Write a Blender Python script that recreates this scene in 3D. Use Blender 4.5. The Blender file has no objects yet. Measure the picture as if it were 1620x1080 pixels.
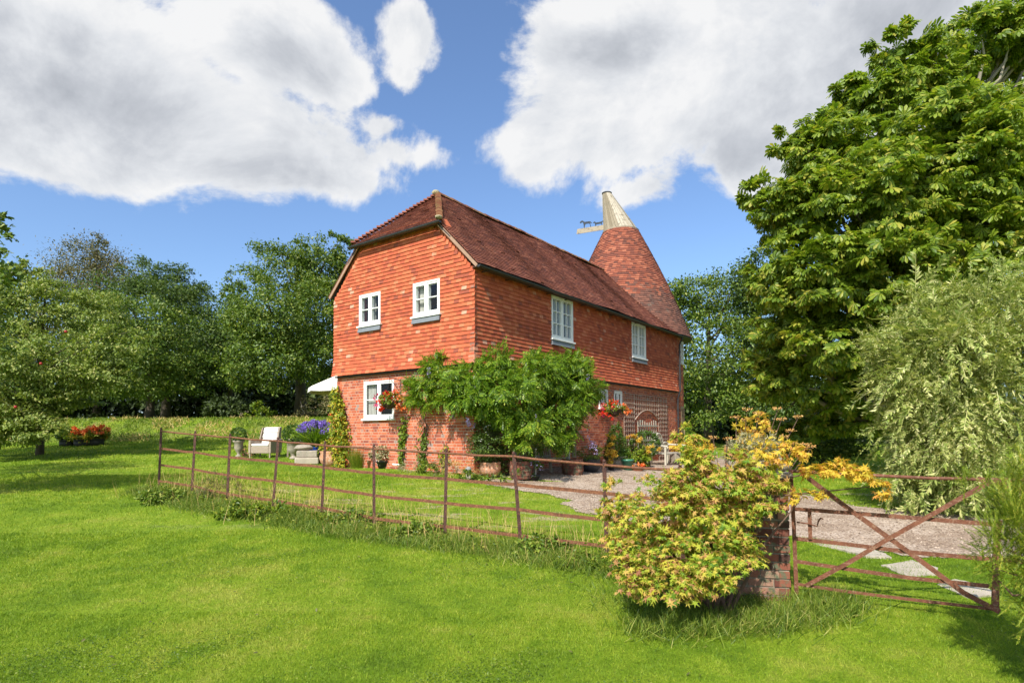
import bpy, math, random
import numpy as np
from math import sin, cos, pi, radians, sqrt, atan2

S = bpy.context.scene
COL = S.collection
R = np.random.default_rng(7)
random.seed(7)

# ------------------------------------------------------------------ camera
EYE = 1.65
F, PX, PY, PITCH, ROLL = 940.1, 810.0, 652.2, 0.0344, 0.006
cam = bpy.data.cameras.new('camera'); camo = bpy.data.objects.new('camera', cam); COL.objects.link(camo)
camo.location = (0, 0, EYE)
camo.rotation_mode = 'XYZ'
camo.rotation_euler = (pi/2 + PITCH, ROLL, 0)
cam.sensor_width = 36; cam.lens = F/1620*36
cam.shift_y = (PY-540)/1620
cam.clip_end = 2000; cam.clip_start = 0.05
S.camera = camo

def ray(px, py):
    """direction (X, 1, Z) in the world seen at that place of the photograph"""
    x = (px-PX)/F; y = (py-PY)/F
    cr, sr = cos(ROLL), sin(ROLL)
    x, y = x*cr+y*sr, -x*sr+y*cr
    c, s = cos(PITCH), sin(PITCH)
    X, Y, Z = x, c+y*s, s-y*c
    return X/Y, Z/Y
def at(px, py, Y):
    a, b = ray(px, py); return np.array([a*Y, Y, EYE+b*Y])

# ------------------------------------------------------------------ sun, sky, exposure
SUN = np.array([-0.436, -0.922, 1.0]); SUN /= np.linalg.norm(SUN)
SUN_EL = math.asin(SUN[2]); SUN_AZ = atan2(SUN[0], SUN[1])
sl = bpy.data.lights.new('sun', 'SUN'); so = bpy.data.objects.new('sun', sl); COL.objects.link(so)
sl.energy = 4.6; sl.angle = radians(0.53); sl.color = (1.0, 0.95, 0.87)
from mathutils import Vector
so.rotation_euler = Vector(SUN).to_track_quat('Z', 'Y').to_euler()
so.location = (-10, -20, 30)
S.view_settings.view_transform = 'Standard'; S.view_settings.look = 'None'
S.view_settings.gamma = 1; S.view_settings.exposure = 0.55

W = bpy.data.worlds.new('World'); S.world = W; W.use_nodes = True
class NT:
    def __init__(s, tree): s.t = tree; s.n = tree.nodes; s.l = tree.links
    def new(s, typ, **k):
        nd = s.n.new(typ)
        for a, b in k.items(): setattr(nd, a, b)
        return nd
    def put(s, sock, v):
        if isinstance(v, bpy.types.NodeSocket): s.l.new(v, sock)
        elif v is not None: sock.default_value = v
    def m(s, op, a, b=None, c=None, clamp=False):
        nd = s.new('ShaderNodeMath', operation=op); nd.use_clamp = clamp
        s.put(nd.inputs[0], a); s.put(nd.inputs[1], b); s.put(nd.inputs[2], c)
        return nd.outputs[0]
    def mix(s, f, a, b, mode='MIX'):
        nd = s.new('ShaderNodeMix', data_type='RGBA', blend_type=mode)
        s.put(nd.inputs['Factor'], f)
        for k, v in ((6, a), (7, b)):
            if isinstance(v, tuple) and len(v) == 3: v = v+(1,)
            s.put(nd.inputs[k], v)
        return nd.outputs[2]
    def noise(s, vec, scale, detail=4, rough=.55, dist=0, dim='3D'):
        nd = s.new('ShaderNodeTexNoise', noise_dimensions=dim)
        s.put(nd.inputs['Vector'], vec); nd.inputs['Scale'].default_value = scale
        nd.inputs['Detail'].default_value = detail; nd.inputs['Roughness'].default_value = rough
        nd.inputs['Distortion'].default_value = dist
        return nd.outputs['Fac']
    def ss(s, x, a, b, lo=0., hi=1.):
        nd = s.new('ShaderNodeMapRange', interpolation_type='SMOOTHSTEP')
        s.put(nd.inputs[0], x); nd.inputs[1].default_value = a; nd.inputs[2].default_value = b
        nd.inputs[3].default_value = lo; nd.inputs[4].default_value = hi
        return nd.outputs[0]
    def ramp(s, x, stops, interp='LINEAR'):
        nd = s.new('ShaderNodeValToRGB'); cr = nd.color_ramp; cr.interpolation = interp
        while len(cr.elements) < len(stops): cr.elements.new(.5)
        for e, (p, c) in zip(cr.elements, stops):
            e.position = p; e.color = tuple(c)+(1,)
        s.put(nd.inputs[0], x); return nd.outputs[0]

def build_world():
    g = NT(W.node_tree); g.n.clear()
    out = g.new('ShaderNodeOutputWorld')
    sky = g.new('ShaderNodeTexSky', sky_type='NISHITA'); sky.sun_disc = False
    sky.sun_elevation = SUN_EL; sky.sun_rotation = SUN_AZ
    sky.air_density = 1.0; sky.dust_density = 1.8; sky.ozone_density = 1.6
    tint = g.mix(1.0, sky.outputs[0], (0.74, 0.90, 1.08), 'MULTIPLY')
    hs = g.new('ShaderNodeHueSaturation'); hs.inputs['Saturation'].default_value = .97
    g.l.new(tint, hs.inputs['Color']); tint = hs.outputs[0]
    bsky = g.new('ShaderNodeBackground'); g.l.new(tint, bsky.inputs[0]); bsky.inputs[1].default_value = 0.138
    tc = g.new('ShaderNodeTexCoord'); d = tc.outputs['Generated']
    sep = g.new('ShaderNodeSeparateXYZ'); g.l.new(d, sep.inputs[0])
    x, y, z = sep.outputs
    az = g.m('ARCTAN2', x, y)
    el = g.m('ARCSINE', z)
    cmb = g.new('ShaderNodeCombineXYZ'); g.l.new(az, cmb.inputs[0]); g.l.new(g.m('MULTIPLY', el, 1.25), cmb.inputs[1])
    vec = cmb.outputs[0]
    # one cloud = a loose ellipse of azimuth and elevation: (px, py, rx, ry)
    cl = [(110,70,330,170),(300,190,330,130),(500,275,170,60),(560,250,90,40),(60,190,260,95),(420,60,170,100),(520,120,80,55),
          (655,60,52,75),(606,196,50,26),(640,240,60,34),(648,118,34,34),
          (930,80,110,90),(960,190,190,140),(1130,110,270,190),(1250,240,230,110),(1450,60,300,200),(850,235,75,70),(1030,300,120,50),
          (1690,200,200,160),(-160,120,220,160),(1050,60,260,120)]
    acc = None
    for (cx, cy, rx, ry) in cl:
        a, b = ray(cx, cy); A = atan2(a, 1); E = atan2(b, sqrt(1+a*a))
        a2, b2 = ray(cx+rx, cy); a3, b3 = ray(cx, cy-ry)
        RA = abs(atan2(a2, 1)-A); RE = abs(atan2(b3, sqrt(1+a3*a3))-E)
        u = g.m('DIVIDE', g.m('SUBTRACT', az, A), RA); v = g.m('DIVIDE', g.m('SUBTRACT', el, E), RE)
        dd = g.m('SQRT', g.m('ADD', g.m('MULTIPLY', u, u), g.m('MULTIPLY', v, v)))
        f = g.m('MULTIPLY', g.m('SUBTRACT', 1.0, dd), min(.95, 0.28+ry/190))
        acc = f if acc is None else g.m('SMOOTH_MAX', acc, f, 0.22)
    # the half of the sky behind the camera has loose cloud too
    back = g.m('SUBTRACT', g.noise(vec, 1.6, 3), 0.52)
    isb = g.ss(y, -0.1, 0.1)
    acc = g.m('ADD', g.m('MULTIPLY', acc, isb), g.m('MULTIPLY', back, g.m('SUBTRACT', 1.0, isb)))
    n1 = g.noise(vec, 3.6, 12, .62, .35)
    n2 = g.noise(vec, 15, 6, .62, .3)
    fld = g.m('ADD', acc, g.m('ADD', g.m('MULTIPLY', g.m('SUBTRACT', n1, .5), 2.0), g.m('MULTIPLY', g.m('SUBTRACT', n2, .5), .36)))
    mask = g.ss(fld, -0.03, 0.24)
    # grey where thick and where the billow faces down; white at the sunlit rims
    off = g.new('ShaderNodeVectorMath', operation='ADD'); g.l.new(vec, off.inputs[0]); off.inputs[1].default_value = (-.03, .07, 0)
    n3 = g.noise(off.outputs[0], 3.6, 12, .62, .35)
    rel = g.m('SUBTRACT', n1, n3)                  # >0 : lit from above
    thick = g.ss(fld, 0.05, 0.42)
    low = g.noise(vec, 2.4, 6, .55, .4)
    # the banks whose undersides face this way are grey
    gacc = None
    for (cx, cy, rx, ry) in ((120,150,420,110),(330,250,260,60),(480,90,90,60),(60,40,160,50),(1320,120,330,150),(1180,250,150,70),(1000,70,120,40),(1560,60,240,120)):
        a, b = ray(cx, cy); A = atan2(a, 1); E = atan2(b, sqrt(1+a*a)); a2, b2 = ray(cx+rx, cy); a3, b3 = ray(cx, cy-ry)
        u = g.m('DIVIDE', g.m('SUBTRACT', az, A), abs(atan2(a2, 1)-A)); v = g.m('DIVIDE', g.m('SUBTRACT', el, E), abs(atan2(b3, sqrt(1+a3*a3))-E))
        f = g.m('EXPONENT', g.m('MULTIPLY', g.m('ADD', g.m('MULTIPLY', u, u), g.m('MULTIPLY', v, v)), -.9))
        gacc = f if gacc is None else g.m('MAXIMUM', gacc, f)
    gsh = g.m('ADD', g.m('MULTIPLY', gacc, .64), g.m('MULTIPLY', g.m('SUBTRACT', low, .5), 1.3))
    gr = g.m('ADD', g.m('MULTIPLY', thick, g.m('ADD', .06, gsh)), g.m('MULTIPLY', rel, -2.2), clamp=True)
    colr = g.ramp(gr, [(0, (1.0, 1.0, 1.0)), (.3, (.84, .86, .89)), (.65, (.64, .665, .71)), (1, (.50, .525, .57))])
    bc = g.new('ShaderNodeBackground'); g.l.new(colr, bc.inputs[0]); bc.inputs[1].default_value = 0.64
    mx = g.new('ShaderNodeMixShader'); g.l.new(g.m('MULTIPLY', mask, .97), mx.inputs[0]); g.l.new(bsky.outputs[0], mx.inputs[1]); g.l.new(bc.outputs[0], mx.inputs[2])
    g.l.new(mx.outputs[0], out.inputs[0])
build_world()

# ------------------------------------------------------------------ materials
MATS = {}
def newmat(name):
    m = bpy.data.materials.new(name); m.use_nodes = True; g = NT(m.node_tree)
    return m, g, g.n['Principled BSDF'], g.n['Material Output']
def mat(name, c, rough=.7, var=.15, scale=8, bump=0., bscale=60, metal=0., c2=None, spec=.4, isl=0.):
    """plain surface with noise wear; c2 = second colour showing through in patches; isl = per piece lightness change"""
    m, g, b, o = newmat(name)
    tc = g.new('ShaderNodeTexCoord').outputs['Object']
    n = g.noise(tc, scale, 5, .6)
    hi = tuple(min(1, x*(1+var)) for x in c); lo = tuple(x*(1-var) for x in c)
    col = g.ramp(n, [(.3, lo), (.7, hi)])
    if c2: col = g.mix(g.ss(g.noise(tc, scale*2.7, 6, .65), .52, .64), col, c2)
    if isl:
        r = g.new('ShaderNodeNewGeometry').outputs['Random Per Island']
        col = g.mix(1.0, col, g.ramp(r, [(0, (1-isl,)*3), (1, (1+isl,)*3)]), 'MULTIPLY')
    g.put(b.inputs['Base Color'], col); b.inputs['Roughness'].default_value = rough
    b.inputs['Metallic'].default_value = metal; b.inputs['Specular IOR Level'].default_value = spec
    if bump:
        bp = g.new('ShaderNodeBump'); bp.inputs['Strength'].default_value = bump; bp.inputs['Distance'].default_value = .01
        g.l.new(g.noise(tc, bscale, 5, .6), bp.inputs['Height']); g.l.new(bp.outputs[0], b.inputs['Normal'])
    MATS[name] = m; return m
def isl_mat(name, stops, rough=.8, nscale=3, namt=.35, patch=None, bump=.3, trans=0., spec=.3, fine=60):
    """one colour per loose piece (tile, brick, leaf) from a ramp, plus slow weathering"""
    m, g, b, o = newmat(name)
    tc = g.new('ShaderNodeTexCoord').outputs['Object']
    r = g.new('ShaderNodeNewGeometry').outputs['Random Per Island']
    n = g.noise(tc, nscale, 4, .55)
    x = g.m('ADD', r, g.m('MULTIPLY', g.m('SUBTRACT', n, .5), namt*2), clamp=True)
    col = g.ramp(x, stops)
    if bump or patch:
        fn = g.noise(tc, fine, 4, .6)
        col = g.mix(.5, col, g.mix(1.0, col, g.ramp(fn, [(.3, (.72,)*3), (.7, (1.28,)*3)]), 'MULTIPLY'))
    if patch:
        pc, ps, p0, p1 = patch
        col = g.mix(g.ss(g.noise(tc, ps, 7, .68), p0, p1), col, pc)
    g.put(b.inputs['Base Color'], col); b.inputs['Roughness'].default_value = rough
    b.inputs['Specular IOR Level'].default_value = spec
    if bump:
        bp = g.new('ShaderNodeBump'); bp.inputs['Strength'].default_value = bump; bp.inputs['Distance'].default_value = .006
        g.l.new(fn, bp.inputs['Height']); g.l.new(bp.outputs[0], b.inputs['Normal'])
    if trans:
        t = g.new('ShaderNodeBsdfTranslucent'); g.put(t.inputs[0], g.mix(1.0, col, (1.25, 1.3, .6), 'MULTIPLY'))
        ms = g.new('ShaderNodeMixShader'); ms.inputs[0].default_value = trans
        g.l.new(b.outputs[0], ms.inputs[1]); g.l.new(t.outputs[0], ms.inputs[2]); g.l.new(ms.outputs[0], o.inputs[0])
    MATS[name] = m; return m
def leaf(name, stops, trans=.3, rough=.5, nscale=.7, namt=.3, spec=.35):
    if (name.endswith('leaf') and 'maple' not in name) or name.endswith('grass'): stops = [(p, (c[0]*1.45, c[1]*1.2, c[2]*.95)) for p, c in stops]
    return isl_mat(name, stops, rough, nscale, namt, None, 0, trans, spec)

# ------------------------------------------------------------------ mesh helpers
def mesh_np(name, V, faces_flat, counts, material, smooth=False):
    me = bpy.data.meshes.new(name)
    V = np.asarray(V, np.float32).reshape(-1, 3)
    me.vertices.add(len(V)); me.vertices.foreach_set('co', V.ravel())
    faces_flat = np.asarray(faces_flat, np.int32); counts = np.asarray(counts, np.int32)
    me.loops.add(len(faces_flat)); me.loops.foreach_set('vertex_index', faces_flat)
    me.polygons.add(len(counts))
    st = np.zeros(len(counts), np.int32); st[1:] = np.cumsum(counts)[:-1]
    me.polygons.foreach_set('loop_start', st)
    try: me.polygons.foreach_set('loop_total', counts)
    except Exception: pass
    me.polygons.foreach_set('use_smooth', np.full(len(counts), bool(smooth)))
    me.update(calc_edges=True)
    if material: me.materials.append(material)
    return me
def link(name, me, parent=None, loc=None):
    o = bpy.data.objects.new(name, me); COL.objects.link(o)
    if parent: o.parent = parent
    if loc is not None: o.location = loc
    return o
def tag(o, label, cat, group=None, kind=None):
    o['label'] = label
    if cat: o['category'] = cat
    if group: o['group'] = group
    if kind: o['kind'] = kind
    return o
def thing(name, label, cat, loc=(0, 0, 0), rz=0, group=None):
    o = bpy.data.objects.new(name, None); COL.objects.link(o); o.empty_display_size = .2
    o.location = tuple(float(v) for v in loc); o.rotation_euler = (0, 0, rz)
    return tag(o, label, cat, group)
def struct(o):
    o['kind'] = 'structure'; return o

class MB:
    def __init__(s): s.v = []; s.f = []; s.c = []; s.n = 0
    def add(s, V, faces):
        for f in faces: s.f.extend(i+s.n for i in f); s.c.append(len(f))
        s.v.append(np.asarray(V, float)); s.n += len(V); return s
    def box8(s, P):   # P: bottom 4 then top 4
        return s.add(P, [(0,3,2,1),(4,5,6,7),(0,1,5,4),(1,2,6,5),(2,3,7,6),(3,0,4,7)])
    def box(s, x0, x1, y0, y1, z0, z1):
        return s.box8([(x0,y0,z0),(x1,y0,z0),(x1,y1,z0),(x0,y1,z0),(x0,y0,z1),(x1,y0,z1),(x1,y1,z1),(x0,y1,z1)])
    def fbox(s, fn, s0, s1, d0, d1, z0, z1):
        return s.box8([fn(a, d, z) for (a, d, z) in ((s0,d0,z0),(s1,d0,z0),(s1,d1,z0),(s0,d1,z0),(s0,d0,z1),(s1,d0,z1),(s1,d1,z1),(s0,d1,z1))])
    def bar(s, a, b, w, h=None, up=(0,0,1)):
        a = np.array(a, float); b = np.array(b, float); h = h or w
        d = b-a; d /= np.linalg.norm(d)+1e-9; up = np.array(up, float)
        if abs(d@up) > .98: up = np.array([1., 0, 0])
        r = np.cross(d, up); r /= np.linalg.norm(r); u = np.cross(r, d)
        P = []
        for p in (a, b):
            for (i, j) in ((-1,-1),(1,-1),(1,1),(-1,1)): P.append(p+r*i*w/2+u*j*h/2)
        return s.box8(P)
    def tube(s, pts, rad, n=8, cap=True):
        pts = [np.array(p, float) for p in pts]
        if np.isscalar(rad): rad = [rad]*len(pts)
        V = []; pr = None
        for i, p in enumerate(pts):
            d = pts[min(i+1, len(pts)-1)]-pts[max(i-1, 0)]; d = d/(np.linalg.norm(d)+1e-9)
            if pr is None:
                ref = np.array([0, 0, 1.]) if abs(d[2]) < .9 else np.array([1., 0, 0])
                r = np.cross(d, ref)
            else: r = pr-d*(pr@d)
            r /= np.linalg.norm(r)+1e-9; pr = r; u = np.cross(d, r)
            for k in range(n):
                a = 2*pi*k/n; V.append(p+(r*cos(a)+u*sin(a))*rad[i])
        fs = []
        for i in range(len(pts)-1):
            for k in range(n):
                k2 = (k+1) % n; fs.append((i*n+k, i*n+k2, (i+1)*n+k2, (i+1)*n+k))
        if cap: fs.append(tuple(range(n))[::-1]); fs.append(tuple((len(pts)-1)*n+k for k in range(n)))
        return s.add(V, fs)
    def lathe(s, prof, n=20, c=(0, 0, 0), jit=0):
        V = []
        for (r, z) in prof:
            for k in range(n):
                a = 2*pi*k/n; rr = r*(1+jit*random.uniform(-1, 1)); V.append((c[0]+rr*cos(a), c[1]+rr*sin(a), c[2]+z))
        fs = []
        for i in range(len(prof)-1):
            for k in range(n):
                k2 = (k+1) % n; fs.append((i*n+k, i*n+k2, (i+1)*n+k2, (i+1)*n+k))
        fs.append(tuple(range(n))[::-1]); fs.append(tuple((len(prof)-1)*n+k for k in range(n)))
        return s.add(V, fs)
    def prism(s, outline, fn, d0, d1):   # outline of (a,b); fn(a,d,b)
        n = len(outline); V = [fn(a, d0, b) for a, b in outline]+[fn(a, d1, b) for a, b in outline]
        return s.add(V, [tuple(range(n)), tuple(range(2*n-1, n-1, -1))]+[(i, i+n, (i+1) % n+n, (i+1) % n) for i in range(n)])
    def build(s, name, material, parent=None, smooth=False, bevel=0, loc=None):
        me = mesh_np(name, np.concatenate(s.v), s.f, s.c, material, smooth)
        o = link(name, me, parent, loc)
        if bevel:
            b = o.modifiers.new('bevel', 'BEVEL'); b.width = bevel; b.segments = 2; b.limit_method = 'ANGLE'
        return o
def blob(c, r, seed=0, sub=3, amp=.18, sc=1.6):
    """irregular rounded lump"""
    import bmesh
    from mathutils import noise
    bm = bmesh.new(); bmesh.ops.create_icosphere(bm, subdivisions=sub, radius=1)
    V = []
    for v in bm.verts:
        k = 1+amp*noise.fractal(v.co*sc+Vector((seed*3.1, seed, 0)), 1, 2, 4)
        V.append((c[0]+v.co.x*r[0]*k, c[1]+v.co.y*r[1]*k, c[2]+v.co.z*r[2]*k))
    fs = [tuple(v.index for v in f.verts) for f in bm.faces]; bm.free(); return V, fs

def unit(a): return a/(np.linalg.norm(a, axis=-1, keepdims=True)+1e-9)
def rnd_dir(n): return unit(R.normal(size=(n, 3)))
def scatter(name, P, D, N, size, tmpl, material, parent=None, wid=None):
    """leaf template tmpl=(verts,faces) at P, along D, facing N"""
    tv, tf = tmpl; tv = np.array(tv, float); k = len(tv)
    P = np.asarray(P, float); n = len(P)
    D = unit(np.asarray(D, float)); N = np.asarray(N, float)
    Nz = unit(N-D*np.sum(N*D, 1, keepdims=True)); Yv = np.cross(Nz, D)
    size = np.broadcast_to(np.asarray(size, float), (n,)); wid = size if wid is None else np.broadcast_to(np.asarray(wid, float), (n,))
    V = P[:, None]+size[:, None, None]*tv[None, :, 0:1]*D[:, None]+wid[:, None, None]*tv[None, :, 1:2]*Yv[:, None]+size[:, None, None]*tv[None, :, 2:3]*Nz[:, None]
    ff = np.concatenate([np.array(f) for f in tf]); cc = np.array([len(f) for f in tf])
    FF = (ff[None]+(np.arange(n)*k)[:, None]).ravel(); CC = np.tile(cc, n)
    return mesh_np(name, V.reshape(-1, 3), FF, CC, material)

# leaf shapes, length 1 along x
T_DIA = ([(0,0,0),(.45,.28,.05),(1,0,-.08),(.45,-.28,.05)], [(0,1,2,3)])
T_OV = ([(0,0,0),(.3,.24,.05),(.7,.22,.03),(1,0,-.1),(.7,-.22,.03),(.3,-.24,.05),(.5,0,-.02)], [(0,6,1),(1,6,2),(2,6,3),(3,6,4),(4,6,5),(5,6,0)])
T_NAR = ([(0,0,0),(.4,.09,.02),(1,0,-.06),(.4,-.09,.02)], [(0,1,2,3)])
T_BLADE = ([(0,.5,0),(0,-.5,0),(1,0,0)], [(0,1,2)])
T_LONG = ([(0,.5,0),(0,-.5,0),(.45,-.42,.10),(.45,.42,.10),(.8,-.2,.0),(.8,.2,.0),(1,0,-.16)], [(0,1,2,3),(3,2,4,5),(5,4,6)])
def t_palm(nl=7, spread=1.15, droop=.32):
    V = []; Fs = []
    for i in range(nl):
        a = (i/(nl-1)-.5)*2*spread*1.35; ln = 1-.33*abs(i/(nl-1)-.5)*2
        c, s_ = cos(a), sin(a); b = len(V)
        for (x, y, z) in ((.03,0,0),(.45,.085,.0),(.78,.17,-droop*.45),(.96,.07,-droop*.85),(1.,0,-droop),(.96,-.07,-droop*.85),(.78,-.17,-droop*.45),(.45,-.085,.0),(.5,0,-.04),(.8,0,-droop*.6)):
            x *= ln; y *= ln; V.append((x*c-y*s_, x*s_+y*c, z*ln))
        Fs += [(b, b+8, b+1), (b+1, b+8, b+9, b+2), (b+2, b+9, b+4, b+3), (b, b+7, b+8), (b+7, b+6, b+9, b+8), (b+6, b+5, b+4, b+9)]
    return V, Fs
T_PALM = t_palm()
def t_maple():
    V = [(.42, 0, 0)]; Fs = []; tips = [(-.05, .0), (.08, .42), (.5, .5), (1, 0), (.5, -.5), (.08, -.42)]
    ang = [180, 118, 58, 0, -58, -118]
    ln = [.42, .46, .52, .62, .52, .46]; out = []
    for k, a in enumerate(ang):
        out.append((.42+ln[k]*cos(radians(a)), ln[k]*sin(radians(a)), -.10 if k else 0))
        am = radians((a+(ang[(k+1) % 6] if k < 5 else -180))/2); out.append((.42+.19*cos(am), .19*sin(am), .02))
    V += out; n = len(out)
    for i in range(n): Fs.append((0, 1+i, 1+(i+1) % n))
    return V, Fs
T_MAPLE = t_maple()
def t_pinnate(np_=6, w=.30):
    V = [(0, .008, 0), (0, -.008, 0), (1, 0, -.22)]; Fs = [(0, 1, 2)]
    for i in range(np_):
        x = .18+.75*i/np_; dz = -.22*x*x
        for s_ in (1, -1):
            b = len(V); c = (.55, s_*.83)
            L = w*(1-.3*abs(i/np_-.4))
            for (l, q, z) in ((0,0,0),(.45,.2,.02),(1,0,-.12),(.45,-.2,.02)):
                V.append((x+L*(l*c[0]-q*c[1]*s_*s_), L*(l*c[1]+q*c[0])*1.0, dz+L*z))
            Fs.append((b, b+1, b+2, b+3))
    b = len(V); V += [(.95,0,-.2),(1.08,.07,-.22),(1.25,0,-.3),(1.08,-.07,-.22)]; Fs.append((b,b+1,b+2,b+3))
    return V, Fs
T_PIN = t_pinnate()
def t_spray(nl, ll, lw, arch=-.3, fork=.6, seed=1):
    """a twig with small leaves both sides and above"""
    rr = random.Random(seed); V = []; Fs = []
    for i in range(5):
        x = i/4; V += [(x, .006, arch*x*x), (x, -.006, arch*x*x)]
    for i in range(4): Fs.append((2*i, 2*i+1, 2*i+3, 2*i+2))
    for i in range(nl):
        x = .1+.92*i/nl; z = arch*x*x; a = rr.choice((-1, 1))*rr.uniform(fork*.5, fork*1.3); e = rr.uniform(-.5, .6)
        d = np.array([cos(a)*cos(e), sin(a)*cos(e), sin(e)+arch*x]); d /= np.linalg.norm(d)
        q = np.cross(d, [0, 0, 1.]); q /= np.linalg.norm(q)+1e-6; L = ll*rr.uniform(.7, 1.2)*(1-.35*x)
        p = np.array([x, 0, z]); b = len(V)
        V += [tuple(p), tuple(p+d*L*.5+q*lw/2), tuple(p+d*L), tuple(p+d*L*.5-q*lw/2)]; Fs.append((b, b+1, b+2, b+3))
    return V, Fs

# ------------------------------------------------------------------ terrain
def sstep(x, a, b):
    t = np.clip((np.asarray(x, float)-a)/(b-a), 0, 1); return t*t*(3-2*t)
def ground(x, y):
    x = np.asarray(x, float); y = np.asarray(y, float)
    lf = np.interp(y, [-30,0,4,5.4,7.5,8.7,10,12,14,21,26,28.0,31.0,34,60,400], [-.1,0,.05,.13,.2,.28,.42,.58,.64,.83,1.18,1.34,2.45,2.6,3.2,3.2])
    rt = np.interp(y, [-30,0,4,5.4,7.5,10,14,20,30,60,400], [-.1,0,.04,.11,.17,.27,.45,.48,.5,.8,2])
    w = sstep(x-(y-14)*.42, -1.5, 3.0)
    w = np.where(y < 14, sstep(x, -4, 4), w)
    z = lf*(1-w)+rt*w
    z = z-1.5*sstep(x, -21, -27)*sstep(y, 28, 32)*0
    z = z+.02*np.sin(x*1.3+y*.7)+.015*np.sin(y*1.9-x*.8)
    return z
def G(px, py):
    """where the sight line at that place of the photograph meets the ground"""
    a, b = ray(px, py); lo, hi = 1., 120.
    ys = np.linspace(1.5, 100, 3000); zz = EYE+b*ys-ground(a*ys, ys)
    i = np.argmax(zz < 0)
    if zz[i] >= 0: i = len(ys)-1
    y = ys[i]; return np.array([a*y, y, float(ground(a*y, y))])
def gp(x, y, dz=0): return np.array([x, y, float(ground(x, y))+dz])

def lawn_col(g, vec):
    n1 = g.noise(vec, .55, 5, .6); n2 = g.noise(vec, 2.6, 6, .65); n3 = g.noise(vec, 14, 4, .6)
    f = g.m('ADD', g.m('MULTIPLY', n1, .55), g.m('ADD', g.m('MULTIPLY', n2, .35), g.m('MULTIPLY', n3, .18)))
    st = g.new('ShaderNodeMapping'); st.inputs['Rotation'].default_value = (0, 0, .5); st.inputs['Scale'].default_value = (1.1, .12, 1); g.l.new(vec, st.inputs[0])
    f = g.m('ADD', f, g.m('MULTIPLY', g.m('SUBTRACT', g.noise(st.outputs[0], 1.2, 3), .5), .16))
    cv = g.ss(g.noise(vec, 1.9, 6, .6, .6), .54, .64)
    f = g.m('SUBTRACT', f, g.m('MULTIPLY', cv, .075))
    c = g.ramp(f, [(.38, (.115, .20, .010)), (.48, (.175, .28, .014)), (.56, (.24, .34, .02)), (.66, (.34, .38, .05))])
    return c
def lawn_mat():
    m, g, b, o = newmat('lawn')
    p = g.new('ShaderNodeNewGeometry').outputs['Position']
    c = lawn_col(g, p)
    fn = g.noise(p, 55, 5, .7)
    c = g.mix(1.0, c, g.ramp(fn, [(.3, (.42,)*3), (.7, (1.2,)*3)]), 'MULTIPLY')
    # dry worn patches between the fence and the house
    sp = g.new('ShaderNodeSeparateXYZ'); g.l.new(p, sp.inputs[0])
    band = g.m('MULTIPLY', g.m('MULTIPLY', g.ss(sp.outputs[1], 8.4, 9.6), g.ss(sp.outputs[0], -6.5, -3.5)), g.m('SUBTRACT', 1.0, g.ss(sp.outputs[1], 12.2, 13.5)))
    mp = g.new('ShaderNodeMapping'); mp.inputs['Scale'].default_value = (.6, 1.6, 1); g.l.new(p, mp.inputs[0])
    dry = g.m('MULTIPLY', g.ss(g.noise(mp.outputs[0], 1.6, 6, .62), .53, .62), band)
    c = g.mix(g.m('MULTIPLY', dry, .85), c, (.42, .33, .20))
    # rough straw grass on the bank
    bank = g.m('MULTIPLY', g.ss(sp.outputs[1], 27.2, 28.5), g.m('SUBTRACT', 1.0, g.ss(sp.outputs[1], 31.5, 33)))
    rough = g.m('MULTIPLY', bank, g.ss(g.noise(p, .9, 6, .7), .4, .6))
    c = g.mix(g.m('MULTIPLY', rough, .7), c, (.16, .17, .05))
    g.put(b.inputs['Base Color'], c); b.inputs['Roughness'].default_value = .9; b.inputs['Specular IOR Level'].default_value = .15
    bp = g.new('ShaderNodeBump'); bp.inputs['Strength'].default_value = .9; bp.inputs['Distance'].default_value = .03
    g.l.new(fn, bp.inputs['Height']); g.l.new(bp.outputs[0], b.inputs['Normal'])
    return m
def blade_mat():
    m, g, b, o = newmat('grass blade')
    p = g.new('ShaderNodeNewGeometry').outputs['Position']
    r = g.new('ShaderNodeNewGeometry').outputs['Random Per Island']
    c = g.mix(1.0, lawn_col(g, p), g.ramp(r, [(0, (.62, .72, .6)), (.6, (1.08, 1.05, 1)), (.9, (1.4, 1.25, 1.5)), (1, (2.0, 1.45, 3))]), 'MULTIPLY')
    g.put(b.inputs['Base Color'], c); b.inputs['Roughness'].default_value = .55; b.inputs['Specular IOR Level'].default_value = .3
    t = g.new('ShaderNodeBsdfTranslucent'); g.put(t.inputs[0], g.mix(1.0, c, (1.2, 1.25, .6), 'MULTIPLY'))
    ms = g.new('ShaderNodeMixShader'); ms.inputs[0].default_value = .35
    g.l.new(b.outputs[0], ms.inputs[1]); g.l.new(t.outputs[0], ms.inputs[2]); g.l.new(ms.outputs[0], o.inputs[0])
    return m
def build_ground():
    xs = np.unique(np.concatenate([np.linspace(-14, 14, 141), np.linspace(-60, 60, 121), np.linspace(-400, 400, 41)]))
    ys = np.unique(np.concatenate([np.linspace(0, 16, 81), np.linspace(-20, 60, 161), np.linspace(-200, 400, 31)]))
    X, Y = np.meshgrid(xs, ys); V = np.stack([X, Y, ground(X, Y)], -1).reshape(-1, 3)
    nx, ny = len(xs), len(ys); i, j = np.meshgrid(np.arange(nx-1), np.arange(ny-1)); a = (j*nx+i).ravel()
    Fc = np.stack([a, a+1, a+nx+1, a+nx], 1)
    struct(link('lawn', mesh_np('lawn', V, Fc.ravel(), np.full(len(Fc), 4), lawn_mat(), True)))
build_ground()
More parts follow.
